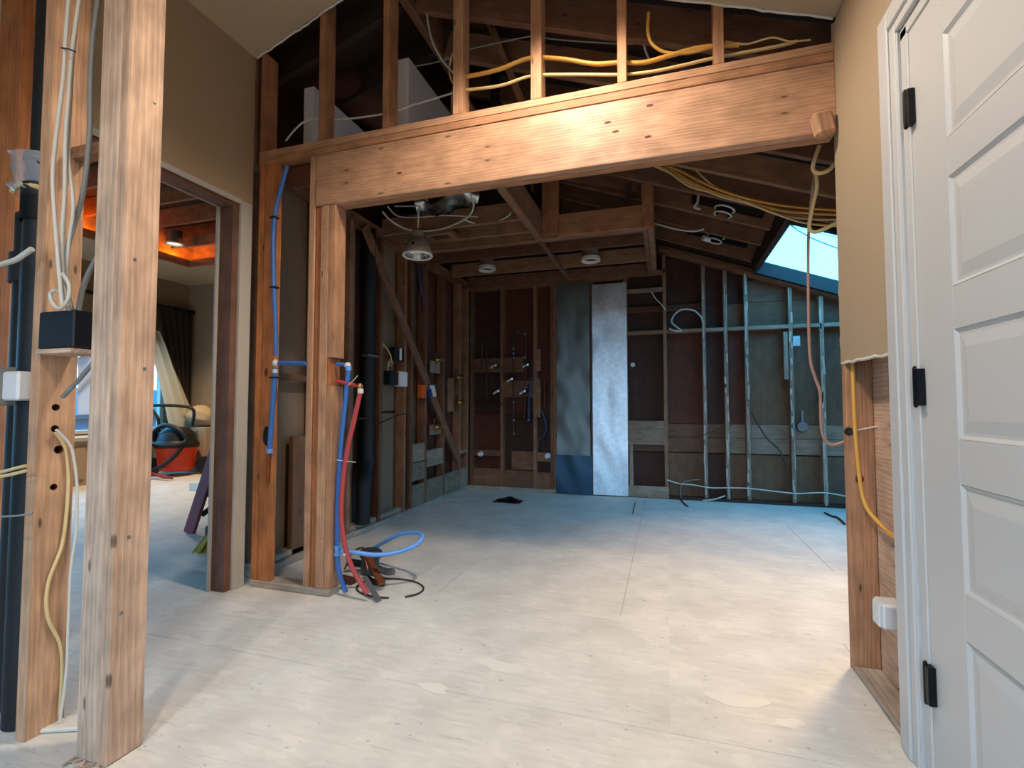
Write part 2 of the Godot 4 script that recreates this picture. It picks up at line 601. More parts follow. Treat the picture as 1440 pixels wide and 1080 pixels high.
	bar(sk, "pane", Vector3(0.93, y0.call(0.93) + 0.075, -4.89), Vector3(2.06, y0.call(2.06) + 0.075, -4.89), 1.65, 0.008, M.glass)
	# foreground ceiling
	var c := struct("ceiling")
	var d0 := Vector3(-2.25, ceil_y(-2.25) + 0.008, 0)
	for k in 2:
		var za := -2.19 if k == 0 else 0.42
		var zb := 0.42 if k == 0 else 3.05
		var zc := (za + zb) / 2
		bar(c, "drywall_panel", Vector3(-2.25, 3.013 + 0.008, zc), Vector3(-1.34, 3.34 + 0.008, zc), zb - za, 0.016, M.ceil, Vector3.UP, 0.001)
		bar(c, "drywall_panel", Vector3(-1.34, 3.328 + 0.008, zc), Vector3(0.67, 2.544 + 0.008, zc), zb - za, 0.016, M.ceil, Vector3.UP, 0.001)
	torn_edge(c, Vector3(-2.24, 3.016, -2.197), Vector3(-1.34, 3.34, -2.197))
	torn_edge(c, Vector3(0.66, 2.548, -2.197), Vector3(-1.34, 3.328, -2.197))
	# foreground left wall with its doorway
	var wl := struct("wall_left")
	box(wl, "drywall_panel", -2.263, -2.25, 2.15, 3.03, -2.20, -1.24, M.paint)
	box(wl, "drywall_panel", -2.263, -2.25, 0.0, 2.15, -2.20, -2.125, M.gypg)
	box(wl, "drywall_edge", -2.266, -2.249, 2.125, 2.155, -2.125, -1.24, M.gypg, 0.004)
	box(wl, "door_head", -2.36, -2.268, 2.105, 2.145, -2.125, -1.24, M.old[3])
	box(wl, "jamb_stud", -2.36, -2.268, 0.0, 2.105, -2.165, -2.085, M.jamb)
	box(wl, "drywall_edge", -2.376, -2.36, 0.0, 2.105, -2.12, -2.07, M.gypg)
	box(wl, "cripple_wall", -2.36, -2.268, 2.145, 3.03, -2.20, -1.24, M.old[1])
	box(wl, "drywall_panel", -2.376, -2.362, 2.105, 3.03, -2.20, -1.24, M.paint)
	box(wl, "door_stop", -2.268, -2.249, 0.0, 2.14, -2.132, -2.122, M.gypg)
	# right wall: drywall cut off low down, open framing below
	var wr := struct("wall_right")
	var cut := mb()
	bar_shape(cut, Vector3(0.667, 1.845, -2.232), Vector3(0.667, 1.845, -1.745), 0.013, 1.37)
	commit(cut, "drywall_panel", wr, Vector3.ZERO, M.paint)
	box(wr, "drywall_panel", 0.660, 0.673, 2.10, 2.56, -1.745, 3.05, M.paint)
	box(wr, "drywall_panel", 0.660, 0.673, 0.0, 2.10, -0.60, 3.05, M.paint)
	torn_edge(wr, Vector3(0.664, 1.166, -2.232), Vector3(0.664, 1.160, -1.75))
	torn_edge(wr, Vector3(0.668, 1.17, -2.232), Vector3(0.668, 2.55, -2.232))
	box(wr, "corner_stud", 0.6625, 0.752, 0.0, 2.50, -2.230, -2.192, M.fir[0])
	box(wr, "stud", 0.664, 0.752, 0.02, 2.50, -1.80, -1.752, M.fir[2])
	box(wr, "bottom_plate", 0.664, 0.752, 0.0, 0.02, -2.19, -1.752, M.dust)
	box(wr, "drywall_back", 0.754, 0.768, 0.0, 2.60, -2.30, 3.05, M.pale[1])
	box(wr, "door_header", 0.675, 0.752, 2.10, 2.56, -1.75, 3.05, M.old[1])
	box(wr, "stud_pack", 0.675, 0.752, 0.0, 2.10, -0.60, 3.05, M.old[1])
	ball(wr, "knot", Vector3(0.700, 0.72, -2.191), Vector3(0.014, 0.018, 0.006), M.rust[0])
	lathe(wr, "drilled_hole", [Vector2(0.013, 0.0), Vector2(0.016, 0.002), Vector2(0.012, 0.003), Vector2(0.0, 0.001)], Vector3(0.668, 0.90, -2.192), M.black, Vector3.BACK, 12)
	# wall at the right of the header and the outer walls
	var we := struct("wall_east")
	box(we, "wall_panel", 3.02, 3.14, 0.0, 0.30, -6.1, 3.2, M.back)
	box(we, "wall_panel", 3.02, 3.14, 0.30, 1.55, -6.1, -4.8, M.back)
	box(we, "wall_panel", 3.02, 3.14, 0.30, 1.55, -3.0, 3.2, M.back)
	box(we, "wall_panel", 3.02, 3.14, 1.55, 1.95, -6.1, 3.2, M.back)
	box(we, "pane", 3.06, 3.07, 0.30, 1.55, -4.8, -3.0, M.glass)
	var wd := struct("wall_divider")
	box(wd, "wall_panel", 0.77, 3.1, 0.0, 1.60, -2.32, -2.20, M.back)
	for i in 6:
		var xa := 0.77 + i * 0.39
		box(wd, "wall_panel", xa, xa + 0.39, 1.60, 2.86 - 0.375 * (xa + 0.2), -2.32, -2.20, M.back)
	var ws := struct("wall_south")
	box(ws, "wall_panel", -7.6, -2.1, 0.0, 3.6, 3.05, 3.2, M.paint)
	box(ws, "wall_panel", 0.4, 3.2, 0.0, 3.6, 3.05, 3.2, M.paint)
	box(ws, "wall_panel", -2.1, 0.4, 0.0, 0.3, 3.05, 3.2, M.paint)
	box(ws, "wall_panel", -2.1, 0.4, 2.3, 3.6, 3.05, 3.2, M.paint)
	box(ws, "pane", -2.1, 0.4, 0.3, 2.3, 3.12, 3.13, M.glass)
	var wside := struct("wall_west")
	# outer wall of the side room, with window openings
	box(wside, "wall_panel", -7.55, -7.4, 0.0, 0.62, -6.2, -2.9, M.paint_dark)
	box(wside, "wall_panel", -7.55, -7.4, 0.0, 2.30, 0.6, 3.2, M.paint_dark)
	box(wside, "pane", -7.50, -7.49, 0.0, 2.10, -2.9, 0.6, M.glass)
	box(wside, "wall_panel", -7.55, -7.4, 2.10, 2.30, -2.9, 0.6, M.paint_dark)
	box(wside, "wall_panel", -7.55, -7.4, 2.30, 3.35, -6.2, 3.2, M.paint_dark)
	box(wside, "wall_panel", -7.55, -7.4, 0.62, 2.30, -6.2, -5.62, M.paint_dark)
	box(wside, "wall_panel", -7.55, -7.4, 0.62, 2.30, -3.75, -2.9, M.paint_dark)
	var wn := struct("wall_end")
	box(wn, "wall_panel", -7.55, -2.4, 0.0, 3.35, -6.15, -6.0, M.paint)
	# door, casing
	var dr := struct("door_1")
	door_leaf(dr)
	for y in [0.264, 1.049, 1.824]:
		var hp: MeshInstance3D = box(dr, "hinge", 0.6455, 0.664, y - 0.05, y + 0.05, -1.606, -1.581, M.hinge, 0.002)
		hp.set_meta("label", "black butt hinge")
		lathe(hp, "hinge_pin", [Vector2(0.0, -0.056), Vector2(0.004, -0.054), Vector2(0.0055, -0.05), Vector2(0.0055, 0.05), Vector2(0.004, 0.056), Vector2(0.0, 0.06)], Vector3(0.649, y, -1.603), M.hinge, Vector3.UP, 12)
	var tr := struct("trim_1")
	for e in [[-1.752, -1.690, 0.018], [-1.690, -1.655, 0.012], [-1.655, -1.648, 0.008]]:
		box(tr, "casing", 0.66 - e[2], 0.664, 0.0, 2.178 if e[2] > 0.015 else (2.178 - 0.062 if e[2] > 0.01 else 2.083), e[0], e[1], M.white, 0.004)
	box(tr, "casing", 0.642, 0.664, 2.116, 2.178, -1.690, -0.60, M.white, 0.004)
	box(tr, "casing", 0.648, 0.664, 2.083, 2.116, -1.655, -0.66, M.white, 0.004)
	box(tr, "door_jamb", 0.660, 0.752, 0.0, 2.075, -1.648, -1.6085, M.white, 0.003)
	box(tr, "door_jamb", 0.660, 0.752, 2.0475, 2.085, -1.648, -0.62, M.white, 0.003)
	box(tr, "door_stop", 0.702, 0.72, 0.0, 2.06, -1.63, -1.585, M.white)
	box(tr, "door_stop", 0.702, 0.72, 2.02, 2.06, -1.585, -0.66, M.white)
	box(tr, "casing", 0.642, 0.664, 0.0, 2.178, -0.68, -0.60, M.white, 0.004)

func torn_edge(parent: Node, a: Vector3, b: Vector3):
	# ragged white paper and gypsum along a cut drywall edge
	var pts := []
	var n := int((b - a).length() / 0.03)
	for i in n + 1:
		pts.append(a.lerp(b, float(i) / n) + Vector3(rng.randf_range(-0.002, 0.002), rng.randf_range(-0.004, 0.003), rng.randf_range(-0.003, 0.003)))
	tube(parent, "torn_edge", pts, 0.006, M.gyp, 6, false)

func door_leaf(dr: Node3D):
	# five raised panels between rails and stiles: one continuous surface, plus the slab's thickness
	var x := 0.664
	var z0 := -1.608
	var z1 := -0.69
	box(dr, "door_slab", x + 0.006, x + 0.036, 0.012, 2.046, z0, z1, M.white, 0.002)
	var rows := [[0.13, 0.447], [0.559, 0.812], [0.920, 1.182], [1.288, 1.556], [1.654, 1.917]]
	var zs := -1.437
	var ze := -0.86
	box(dr, "stile", x, x + 0.008, 0.012, 2.046, z0, zs, M.white, 0.0015)
	box(dr, "stile", x, x + 0.008, 0.012, 2.046, ze, z1, M.white, 0.0015)
	var ys := [0.012]
	for r in rows:
		ys.append(r[0])
		ys.append(r[1])
	ys.append(2.046)
	for i in 6:
		box(dr, "rail", x, x + 0.008, ys[2 * i], ys[2 * i + 1], zs, ze, M.white, 0.0015)
	for r in rows:
		# sloped moulding down to a raised field
		var st := mb()
		var o := [Vector3(x, r[0], zs), Vector3(x, r[1], zs), Vector3(x, r[1], ze), Vector3(x, r[0], ze)]
		var loops := [o]
		for k in [[0.010, 0.0065], [0.016, 0.0060], [0.045, 0.0005]]:
			var d: float = k[0]
			var dx: float = k[1]
			loops.append([Vector3(x + dx, r[0] + d, zs + d), Vector3(x + dx, r[1] - d, zs + d), Vector3(x + dx, r[1] - d, ze - d), Vector3(x + dx, r[0] + d, ze - d)])
		for k in 3:
			for j in 4:
				var j2 := (j + 1) % 4
				var q := [loops[k][j], loops[k][j2], loops[k + 1][j2], loops[k + 1][j]]
				var n: Vector3 = (q[1] - q[0]).cross(q[3] - q[0]).normalized()
				if n.x > 0: n = -n
				var z := Vector2.ZERO
				tri(st, [q[0], q[1], q[2]], [n, n, n], [z, z, z])
				tri(st, [q[0], q[2], q[3]], [n, n, n], [z, z, z])
		var l: Array = loops[3]
		var nn := Vector3(-1, 0, 0)
		tri(st, [l[0], l[1], l[2]], [nn, nn, nn], [Vector2.ZERO, Vector2.ZERO, Vector2.ZERO])
		tri(st, [l[0], l[2], l[3]], [nn, nn, nn], [Vector2.ZERO, Vector2.ZERO, Vector2.ZERO])
		commit(st, "door_panel", dr, Vector3.ZERO, M.white)

# ------------------------------------------------------------------ foreground at left and right
func pick(a: Array) -> Material:
	return a[rng.randi() % a.size()]

func cable(called: String, pts: Array, r: float, m: Material, label: String, category := "cable", group := "") -> MeshInstance3D:
	return tag(tube(self, called, pts, r, m), label, category, group)

func build_foreground():
	var p: Node3D = base("stud_post", Vector3(-1.55, 0, -1.05), "pale doubled timber stud, the broad dusty post standing nearest the camera", "post")
	box(p, "board", -1.612, -1.528, 0.0, 3.20, -1.092, -1.0, M.pale[0], 0.004)
	box(p, "board", -1.526, -1.488, 0.0, 3.20, -1.102, -0.998, M.pale[1], 0.004)
	for y in [1.93, 1.43, 1.11, 0.62, 0.41]:
		lathe(p, "nail_head", [Vector2(0.005, 0.0), Vector2(0.004, 0.003), Vector2(0.0, 0.0035)], Vector3(-1.488, y, -1.05 + rng.randf_range(-0.03, 0.03)), M.steel, Vector3.RIGHT, 10)
	var splint := mb()
	for i in 9:
		var a := Vector3(-1.612 + i * 0.014, 0.004, -0.995 + rng.randf_range(-0.01, 0.01))
		bar_shape(splint, a, a + Vector3(rng.randf_range(-0.03, 0.03), 0.004, rng.randf_range(0.01, 0.05)), 0.008, 0.003, Vector3.UP, 0.001, Vector3.ZERO)
	commit(splint, "splinters", p, Vector3.ZERO, M.pale[0])
	# the stud with drilled holes: a boolean
	var cs := CSGCombiner3D.new()
	put(cs, "drilled_stud", self, Vector3(-1.852, 0, -1.05))
	tag(cs, "dusty timber stud with a column of drilled cable holes behind the black box", "stud")
	var b := CSGBox3D.new()
	b.size = Vector3(0.042, 3.10, 0.10)
	b.position = Vector3(0, 1.55, 0)
	b.material = M.holes
	cs.add_child(b)
	for h in [[0.994, -1.045, 0.011], [0.927, -1.045, 0.011], [0.861, -1.057, 0.013], [0.745, -1.048, 0.010]]:
		var cy := CSGCylinder3D.new()
		cy.operation = CSGShape3D.OPERATION_SUBTRACTION
		cy.radius = h[2]
		cy.height = 0.12
		cy.sides = 14
		cy.rotation = Vector3(0, 0, PI / 2)
		cy.position = Vector3(0, h[0], h[1] + 1.05)
		cy.material = M.rust[0]
		cs.add_child(cy)
	# other studs of the open partition, further left
	tag(box(self, "wall_stud", -2.44, -2.305, 0.0, 2.94, -1.20, -1.16, M.orange[0]), "orange stud behind the black drain pipe at the left edge", "stud")
	tag(box(self, "timber_blocking", -1.832, -1.612, 1.80, 1.84, -1.10, -1.06, M.old[2]), "short timber block nailed between the drilled stud and the broad pale post", "blocking")
	# drain stack
	var d: Node3D = base("drain_pipe", Vector3(-1.95, 0, -1.08), "black plastic drain stack rising beside the drilled stud", "pipe")
	lathe(d, "pipe", [Vector2(0.0, 1.78), Vector2(0.052, 1.78), Vector2(0.052, 3.05), Vector2(0.0, 3.05)], Vector3(-1.985, 0, -1.09), M.abs)
	lathe(d, "pipe", [Vector2(0.0, 0.0), Vector2(0.058, 0.0), Vector2(0.058, 1.68), Vector2(0.066, 1.68), Vector2(0.066, 1.60), Vector2(0.066, 1.72), Vector2(0.0, 1.72)], Vector3(-1.955, 0, -1.07), M.abs)
	lathe(d, "coupling", [Vector2(0.0, 1.68), Vector2(0.064, 1.68), Vector2(0.064, 1.70), Vector2(0.060, 1.71), Vector2(0.060, 1.80), Vector2(0.064, 1.81), Vector2(0.064, 1.83), Vector2(0.0, 1.83)], Vector3(-1.97, 0, -1.08), M.black)
	for y in [1.715, 1.80]:
		lathe(d, "hose_clamp", [Vector2(0.063, y), Vector2(0.067, y), Vector2(0.067, y + 0.014), Vector2(0.063, y + 0.014)], Vector3(-1.97, 0, -1.08), M.steel)
	tube(d, "strap", [Vector3(-2.06, 1.71, -1.03), Vector3(-1.98, 1.715, -1.012), Vector3(-1.90, 1.695, -1.02), Vector3(-1.875, 1.68, -1.04)], 0.008, M.wirec)
	var wrap := []
	for i in 7:
		var row := []
		for j in 9:
			var t := TAU * j / 8.0 + 0.4
			var rr := 0.078 + rng.randf_range(-0.012, 0.014)
			row.append(Vector3(-1.985 + cos(t) * rr, 1.695 + i * 0.021 + rng.randf_range(-0.006, 0.006), -1.075 + sin(t) * rr))
		wrap.append(row)
	cloth(d, "plastic_wrap", wrap, M.clear)
	var d2: Node3D = base("drain_pipe", Vector3(-2.10, 0, -1.12), "second black drain pipe cut off by the picture's left edge beside the stack", "pipe")
	lathe(d2, "pipe", [Vector2(0.0, 0.0), Vector2(0.055, 0.0), Vector2(0.055, 1.66), Vector2(0.0, 1.66)], Vector3(-2.10, 0, -1.12), M.abs)
	lathe(d2, "hub", [Vector2(0.055, 1.42), Vector2(0.066, 1.42), Vector2(0.066, 1.52), Vector2(0.055, 1.52)], Vector3(-2.10, 0, -1.12), M.abs)
	# boxes
	var jb: Node3D = base("junction_box", Vector3(-1.74, 1.17, -1.03), "black plastic electrical box on the drilled stud with cables going in", "electrical box")
	box(jb, "box_body", -1.828, -1.672, 1.172, 1.285, -1.085, -0.990, M.blackbox, 0.004)
	box(jb, "flange", -1.826, -1.674, 1.156, 1.170, -1.083, -0.984, M.pale[0], 0.002)
	for x in [-1.80, -1.77, -1.735, -1.70]:
		box(jb, "knockout", x - 0.011, x + 0.011, 1.283, 1.287, -1.06, -1.03, M.black, 0.001)
	tag(bar(self, "pale_strip", Vector3(-1.712, 1.152, -1.05), Vector3(-1.700, 0.972, -1.05), 0.058, 0.012, M.foam, Vector3.BACK), "pale flat strip hanging below the black electrical box", "strip")
	var ob: Node3D = base("switch_box", Vector3(-1.95, 1.02, -1.0), "white plastic outlet box fixed in front of the black drain stack", "electrical box")
	box(ob, "box_body", -1.965, -1.885, 1.015, 1.105, -1.02, -0.975, M.plas, 0.006)
	box(ob, "cover", -2.012, -1.962, 1.030, 1.095, -1.0, -0.962, M.plas, 0.006)
	box(ob, "clamp", -1.972, -1.955, 1.00, 1.12, -1.01, -0.958, M.wireg, 0.003)
	# cables into the black box
	cable("white_cable", [Vector3(-1.709, 2.364, -0.97), Vector3(-1.723, 2.099, -0.97), Vector3(-1.726, 1.988, -0.97), Vector3(-1.749, 1.794, -0.97), Vector3(-1.754, 1.674, -0.97), Vector3(-1.729, 1.509, -0.97), Vector3(-1.705, 1.378, -0.97), Vector3(-1.688, 1.293, -0.97)], 0.0058, M.wirew, "white cable on the left of the bundle entering the black electrical box", "cable")
	cable("white_cable", [Vector3(-1.675, 2.368, -0.985), Vector3(-1.718, 2.075, -0.985), Vector3(-1.726, 1.931, -0.985), Vector3(-1.731, 1.799, -0.985), Vector3(-1.725, 1.644, -0.985), Vector3(-1.729, 1.492, -0.985), Vector3(-1.711, 1.361, -0.985), Vector3(-1.685, 1.283, -0.985)], 0.0058, M.wirew, "white cable in the middle of the bundle entering the black box", "cable")
	cable("white_cable", [Vector3(-1.71, 2.391, -1), Vector3(-1.738, 2.09, -1), Vector3(-1.742, 1.944, -1), Vector3(-1.742, 1.775, -1), Vector3(-1.71, 1.605, -1), Vector3(-1.723, 1.496, -1), Vector3(-1.725, 1.366, -1), Vector3(-1.692, 1.277, -1)], 0.0052, M.wirew, "thin white cable bowing right in the bundle over the black box", "cable")
	cable("white_cable_loop", [Vector3(-1.693, 1.388, -0.97), Vector3(-1.664, 1.354, -0.97), Vector3(-1.665, 1.312, -0.97), Vector3(-1.7, 1.285, -0.97), Vector3(-1.735, 1.308, -0.97), Vector3(-1.743, 1.334, -0.97), Vector3(-1.719, 1.341, -0.97)], 0.0055, M.wirew, "short white cable end curled in a hook above the black box", "cable")
	cable("grey_cable", [Vector3(-1.666, 2.406, -1.03), Vector3(-1.701, 2.16, -1.03), Vector3(-1.705, 2, -1.03), Vector3(-1.7, 1.84, -1.03), Vector3(-1.719, 1.662, -1.03), Vector3(-1.758, 1.555, -1.03), Vector3(-1.78, 1.489, -1.03), Vector3(-1.784, 1.4, -1.03), Vector3(-1.762, 1.295, -1.03)], 0.0075, M.wireg, "thick grey cable curving down beside the white bundle to the black box", "cable")
	cable("grey_cable", [Vector3(-1.622, 1.488, -1.04), Vector3(-1.678, 1.434, -1.04), Vector3(-1.713, 1.379, -1.04), Vector3(-1.73, 1.331, -1.04), Vector3(-1.737, 1.291, -1.04)], 0.0075, M.wireg, "grey cable leaving the right side of the black box behind the pale post", "cable")
	cable("grey_cable", [Vector3(-1.577, 1.194, -1.02), Vector3(-1.627, 1.132, -1.02), Vector3(-1.686, 1.08, -1.02), Vector3(-1.758, 1.026, -1.02)], 0.0065, M.wireg, "grey cable slanting across the window gap below the black box", "cable")
	for q in [[88, 68], [101, 73]]:
		pass
	var tie: MeshInstance3D = tube(self, "cable_tie", [Vector3(-1.73, 2.08, -0.964), Vector3(-1.698, 2.069, -0.964), Vector3(-1.666, 2.053, -0.964)], 0.0025, M.wired, 6)
	tag(tie, "black tie around the white cable bundle above the black box", "cable tie")
	cable("white_cable", [Vector3(-1.817, 1.471, -0.96), Vector3(-1.848, 1.459, -0.96), Vector3(-1.903, 1.442, -0.96), Vector3(-2.033, 1.431, -0.96)], 0.008, M.wirew, "white cable crossing in front of the black drain stack at left edge", "cable")
	cable("cream_cable", [Vector3(-2.01, 0.792, -0.955), Vector3(-1.909, 0.8, -0.955), Vector3(-1.844, 0.813, -0.955), Vector3(-1.794, 0.823, -0.955)], 0.005, M.wirec, "upper cream cable crossing low over the black drain stack", "cable")
	cable("cream_cable", [Vector3(-1.998, 0.778, -0.95), Vector3(-1.898, 0.788, -0.95), Vector3(-1.834, 0.799, -0.95), Vector3(-1.783, 0.81, -0.95)], 0.005, M.wirec, "lower of two cream cables lying together across the black drain stack", "cable")
	cable("grey_wire", [Vector3(-2, 0.654, -0.955), Vector3(-1.9, 0.668, -0.955), Vector3(-1.81, 0.678, -0.955), Vector3(-1.754, 0.688, -0.955)], 0.003, M.wireg, "thin grey wire crossing the foot half of the black drain stack", "wire")
	cable("cream_cable", [Vector3(-1.822, 0.916, -1.042), Vector3(-1.822, 0.883, -1.062), Vector3(-1.822, 0.842, -1.075), Vector3(-1.822, 0.74, -1.082), Vector3(-1.822, 0.57, -1.073), Vector3(-1.822, 0.455, -1.039), Vector3(-1.822, 0.35, -1.041), Vector3(-1.822, 0.225, -1.082), Vector3(-1.822, 0.031, -1.083)], 0.0052, M.wirec, "cream cable coming out of a drilled hole and bulging left down the stud", "cable")
	cable("white_cable", [Vector3(-1.808, 0.925, -1.035), Vector3(-1.808, 0.883, -1.069), Vector3(-1.808, 0.841, -1.084), Vector3(-1.808, 0.738, -1.098), Vector3(-1.808, 0.6, -1.1), Vector3(-1.808, 0.476, -1.089), Vector3(-1.808, 0.332, -1.088), Vector3(-1.808, 0.164, -1.088), Vector3(-1.808, 0.021, -1.076)], 0.0042, M.wirew, "thin white cable hanging from a drilled hole down to the floor", "cable")
	# torn drywall crumbs at the foot of the studs
	for k in [[-1.80, -1.09, 0.07], [-1.73, -1.13, 0.045]]:
		var crumb := mb()
		box_shape(crumb, Vector3.ZERO, Vector3(k[2] * 1.8, 0.012, k[2]), 0.005, Basis(Vector3.UP, 0.4))
		tag(commit(crumb, "drywall_scrap", self, Vector3(k[0], 0.007, k[1]), M.gyp), "larger white drywall scrap on the floor at the drilled stud" if k[2] > 0.05 else "small white drywall crumb on the floor between the two near studs", "scrap")
	# right: outlet box and cable in the open stud bay beside the door
	var o2: Node3D = base("outlet_box", Vector3(0.70, 0.268, -1.95), "white outlet box in the open stud bay beside the white door", "electrical box")
	box(o2, "box_body", 0.664, 0.735, 0.268, 0.352, -1.998, -1.915, M.plas, 0.008)
	box(o2, "cover", 0.656, 0.668, 0.275, 0.348, -1.975, -1.920, M.plas, 0.004)
	box(o2, "mounting_ear", 0.672, 0.700, 0.295, 0.325, -2.02, -1.998, M.plas, 0.006)
	cable("yellow_cable", [Vector3(0.685, 1.30, -2.175), Vector3(0.683, 1.0, -2.172), Vector3(0.688, 0.80, -2.168), Vector3(0.700, 0.64, -2.15), Vector3(0.725, 0.575, -2.08), Vector3(0.738, 0.55, -1.99), Vector3(0.740, 0.54, -1.93)], 0.0075, M.wirey, "yellow cable running down the open stud bay beside the white door", "cable")
	cable("white_wire", [Vector3(0.677, 0.903, -2.17), Vector3(0.715, 0.912, -2.17), Vector3(0.761, 0.923, -2.17)], 0.003, M.wirew, "short white wire poking from a drilled hole in the stud bay by the door", "wire")

# ------------------------------------------------------------------ framed opening
func build_header_wall():
	var w := struct("wall_front")
	box(w, "corner_stud", -2.206, -2.168, 0.038, 2.40, -2.29, -2.200, M.orange[0])
	box(w, "corner_stud", -2.166, -2.080, 0.038, 2.40, -2.240, -2.202, M.orange[0])
	box(w, "bottom_plate", -2.21, -1.69, 0.0, 0.038, -2.290, -2.198, M.dust, 0.004)
	box(w, "top_plate", -2.212, 0.661, 2.418, 2.456, -2.292, -2.200, M.fir[2], 0.003)
	box(w, "top_plate", -2.212, 0.661, 2.377, 2.416, -2.290, -2.198, M.fir[1], 0.003)
	for x in [-2.213, -1.812, -1.407, -1.002, -0.597, -0.190, 0.216]:
		var wd := 0.052 if x == -1.002 or x == -0.597 else 0.040
		var top := ceil_y(x + 0.02) + (0.10 if x > -2.0 else 0.0)
		box(w, "cripple_stud", x, x + wd, 2.457, top, -2.290, -2.202, pick(M.fir))
	box(w, "drywall_panel", -2.40, -2.24, 2.40, 3.05, -2.30, -2.20, M.old[3])
	# blocking behind the cavity at the left of the post
	box(w, "blocking", -2.08, -1.86, 2.27, 2.36, -2.29, -2.25, M.rust[2])
	# header
	var h: Node3D = base("header_beam", Vector3(-0.58, 2.088, -2.25), "long thick timber header beam across the top of the wide opening", "beam")
	box(h, "ply", -1.816, 0.661, 2.088, 2.374, -2.240, -2.198, M.beam, 0.003)
	box(h, "ply", -1.816, 0.661, 2.088, 2.374, -2.290, -2.244, M.fir[1], 0.003)
	for k in [[-1.30, 2.20], [-0.20, 2.232], [-0.06, 2.185], [-0.235, 2.28], [-0.05, 2.325]]:
		var kn := mb()
		lathe_shape(kn, [Vector2(0.0, 0.0015), Vector2(0.8, 0.001), Vector2(1.0, 0.0)], 12, Basis(Vector3(0.016, 0, 0), Vector3(0, 0, 1), Vector3(0, 0.006, 0)))
		commit(kn, "knot", h, Vector3(k[0], k[1], -2.198), M.rust[0])
	# post under the header
	var p: Node3D = base("timber_post", Vector3(-1.77, 0.038, -2.245), "orange built-up timber post carrying the left end of the header beam", "post")
	box(p, "king_stud", -1.858, -1.820, 0.038, 2.374, -2.290, -2.200, M.fir[2], 0.003)
	box(p, "trimmer", -1.816, -1.780, 0.038, 2.086, -2.288, -2.206, M.orange[1], 0.003)
	box(p, "trimmer", -1.778, -1.728, 0.038, 2.086, -2.292, -2.198, M.fir[2], 0.003)
	box(p, "trimmer", -1.727, -1.690, 0.038, 1.105, -2.292, -2.200, M.fir[0], 0.003)
	box(p, "trimmer", -1.727, -1.686, 1.255, 2.086, -2.292, -2.198, M.fir[0], 0.003)
	box(p, "trimmer", -1.727, -1.712, 1.106, 1.254, -2.292, -2.202, M.orange[1], 0.002)
	for y in [0.3, 0.75, 1.45, 1.75, 1.95]:
		lathe(p, "nail_head", [Vector2(0.004, 0.0), Vector2(0.0035, 0.002), Vector2(0.0, 0.0025)], Vector3(-1.752 + rng.randf_range(-0.015, 0.015), y, -2.198), M.steel, Vector3.BACK, 10)
	# torn block at the right end of the header
	var blk := mb()
	box_shape(blk, Vector3.ZERO, Vector3(0.075, 0.10, 0.05), 0.018, Basis(Vector3.BACK, 0.2) * Basis(Vector3.UP, 0.15))
	tag(commit(blk, "wood_block", self, Vector3(0.612, 2.118, -2.19), M.fir[2]), "rough sawn wood block at the right end of the header", "block")
	# cables over the plates
	cable("yellow_cable", [Vector3(-1.003, 2.681, -2.25), Vector3(-0.933, 2.674, -2.25), Vector3(-0.78, 2.675, -2.25), Vector3(-0.614, 2.698, -2.25), Vector3(-0.455, 2.66, -2.25), Vector3(-0.299, 2.602, -2.25), Vector3(-0.188, 2.585, -2.25), Vector3(-0.077, 2.561, -2.25), Vector3(0.037, 2.569, -2.25), Vector3(0.166, 2.577, -2.25), Vector3(0.323, 2.554, -2.25)], 0.0105, M.wirey, "thick yellow cable sagging through the open studs above the header", "cable")
	cable("yellow_cable", [Vector3(-0.052, 2.79, -2.25), Vector3(-0.056, 2.7, -2.25), Vector3(-0.035, 2.635, -2.25), Vector3(0.025, 2.585, -2.25), Vector3(0.121, 2.564, -2.25), Vector3(0.218, 2.571, -2.25)], 0.0075, M.wirey, "yellow cable curving down from the rafter above the header's right half", "cable")
	cable("cream_cable", [Vector3(-1.003, 2.614, -2.25), Vector3(-0.932, 2.603, -2.25), Vector3(-0.761, 2.591, -2.25), Vector3(-0.607, 2.607, -2.25), Vector3(-0.421, 2.576, -2.25), Vector3(-0.188, 2.527, -2.25), Vector3(-0.046, 2.511, -2.25), Vector3(0.091, 2.512, -2.25), Vector3(0.217, 2.517, -2.25), Vector3(0.46, 2.514, -2.25), Vector3(0.54, 2.52, -2.25)], 0.0075, M.wirec, "cream cable lying low behind the studs above the header", "cable")
	cable("white_cable", [Vector3(-2.118, 2.559, -2.3), Vector3(-2.053, 2.617, -2.3), Vector3(-1.979, 2.655, -2.3), Vector3(-1.88, 2.65, -2.3), Vector3(-1.735, 2.62, -2.3), Vector3(-1.458, 2.602, -2.3), Vector3(-1.284, 2.618, -2.3), Vector3(-1.199, 2.625, -2.3), Vector3(-1.033, 2.64, -2.3)], 0.005, M.wirew, "white cable snaking past two white foam boards above the header", "cable")
	cable("white_cable", [Vector3(-1.257, 3.405, -2.4), Vector3(-1.255, 3.218, -2.4), Vector3(-1.223, 3.046, -2.4), Vector3(-1.156, 2.908, -2.4), Vector3(-1.07, 2.801, -2.4)], 0.0052, M.wirew, "white cable hanging in an arc left of the tallest stud above the header", "cable")
	cable("cream_cable", [Vector3(-1.106, 2.952, -2.42), Vector3(-1.122, 2.874, -2.42), Vector3(-1.113, 2.803, -2.42), Vector3(-1.07, 2.746, -2.42)], 0.0048, M.wirec, "short cream cable bent behind a stud above the header", "cable")
	cable("grey_wire", [Vector3(-1.492, 3.006, -2.5), Vector3(-1.351, 2.989, -2.5), Vector3(-1.191, 2.989, -2.5), Vector3(-1.08, 3.015, -2.5), Vector3(-0.866, 3.016, -2.5), Vector3(-0.662, 3.01, -2.5)], 0.004, M.wireg, "thin grey wire stretched across the dark attic above the header", "wire")
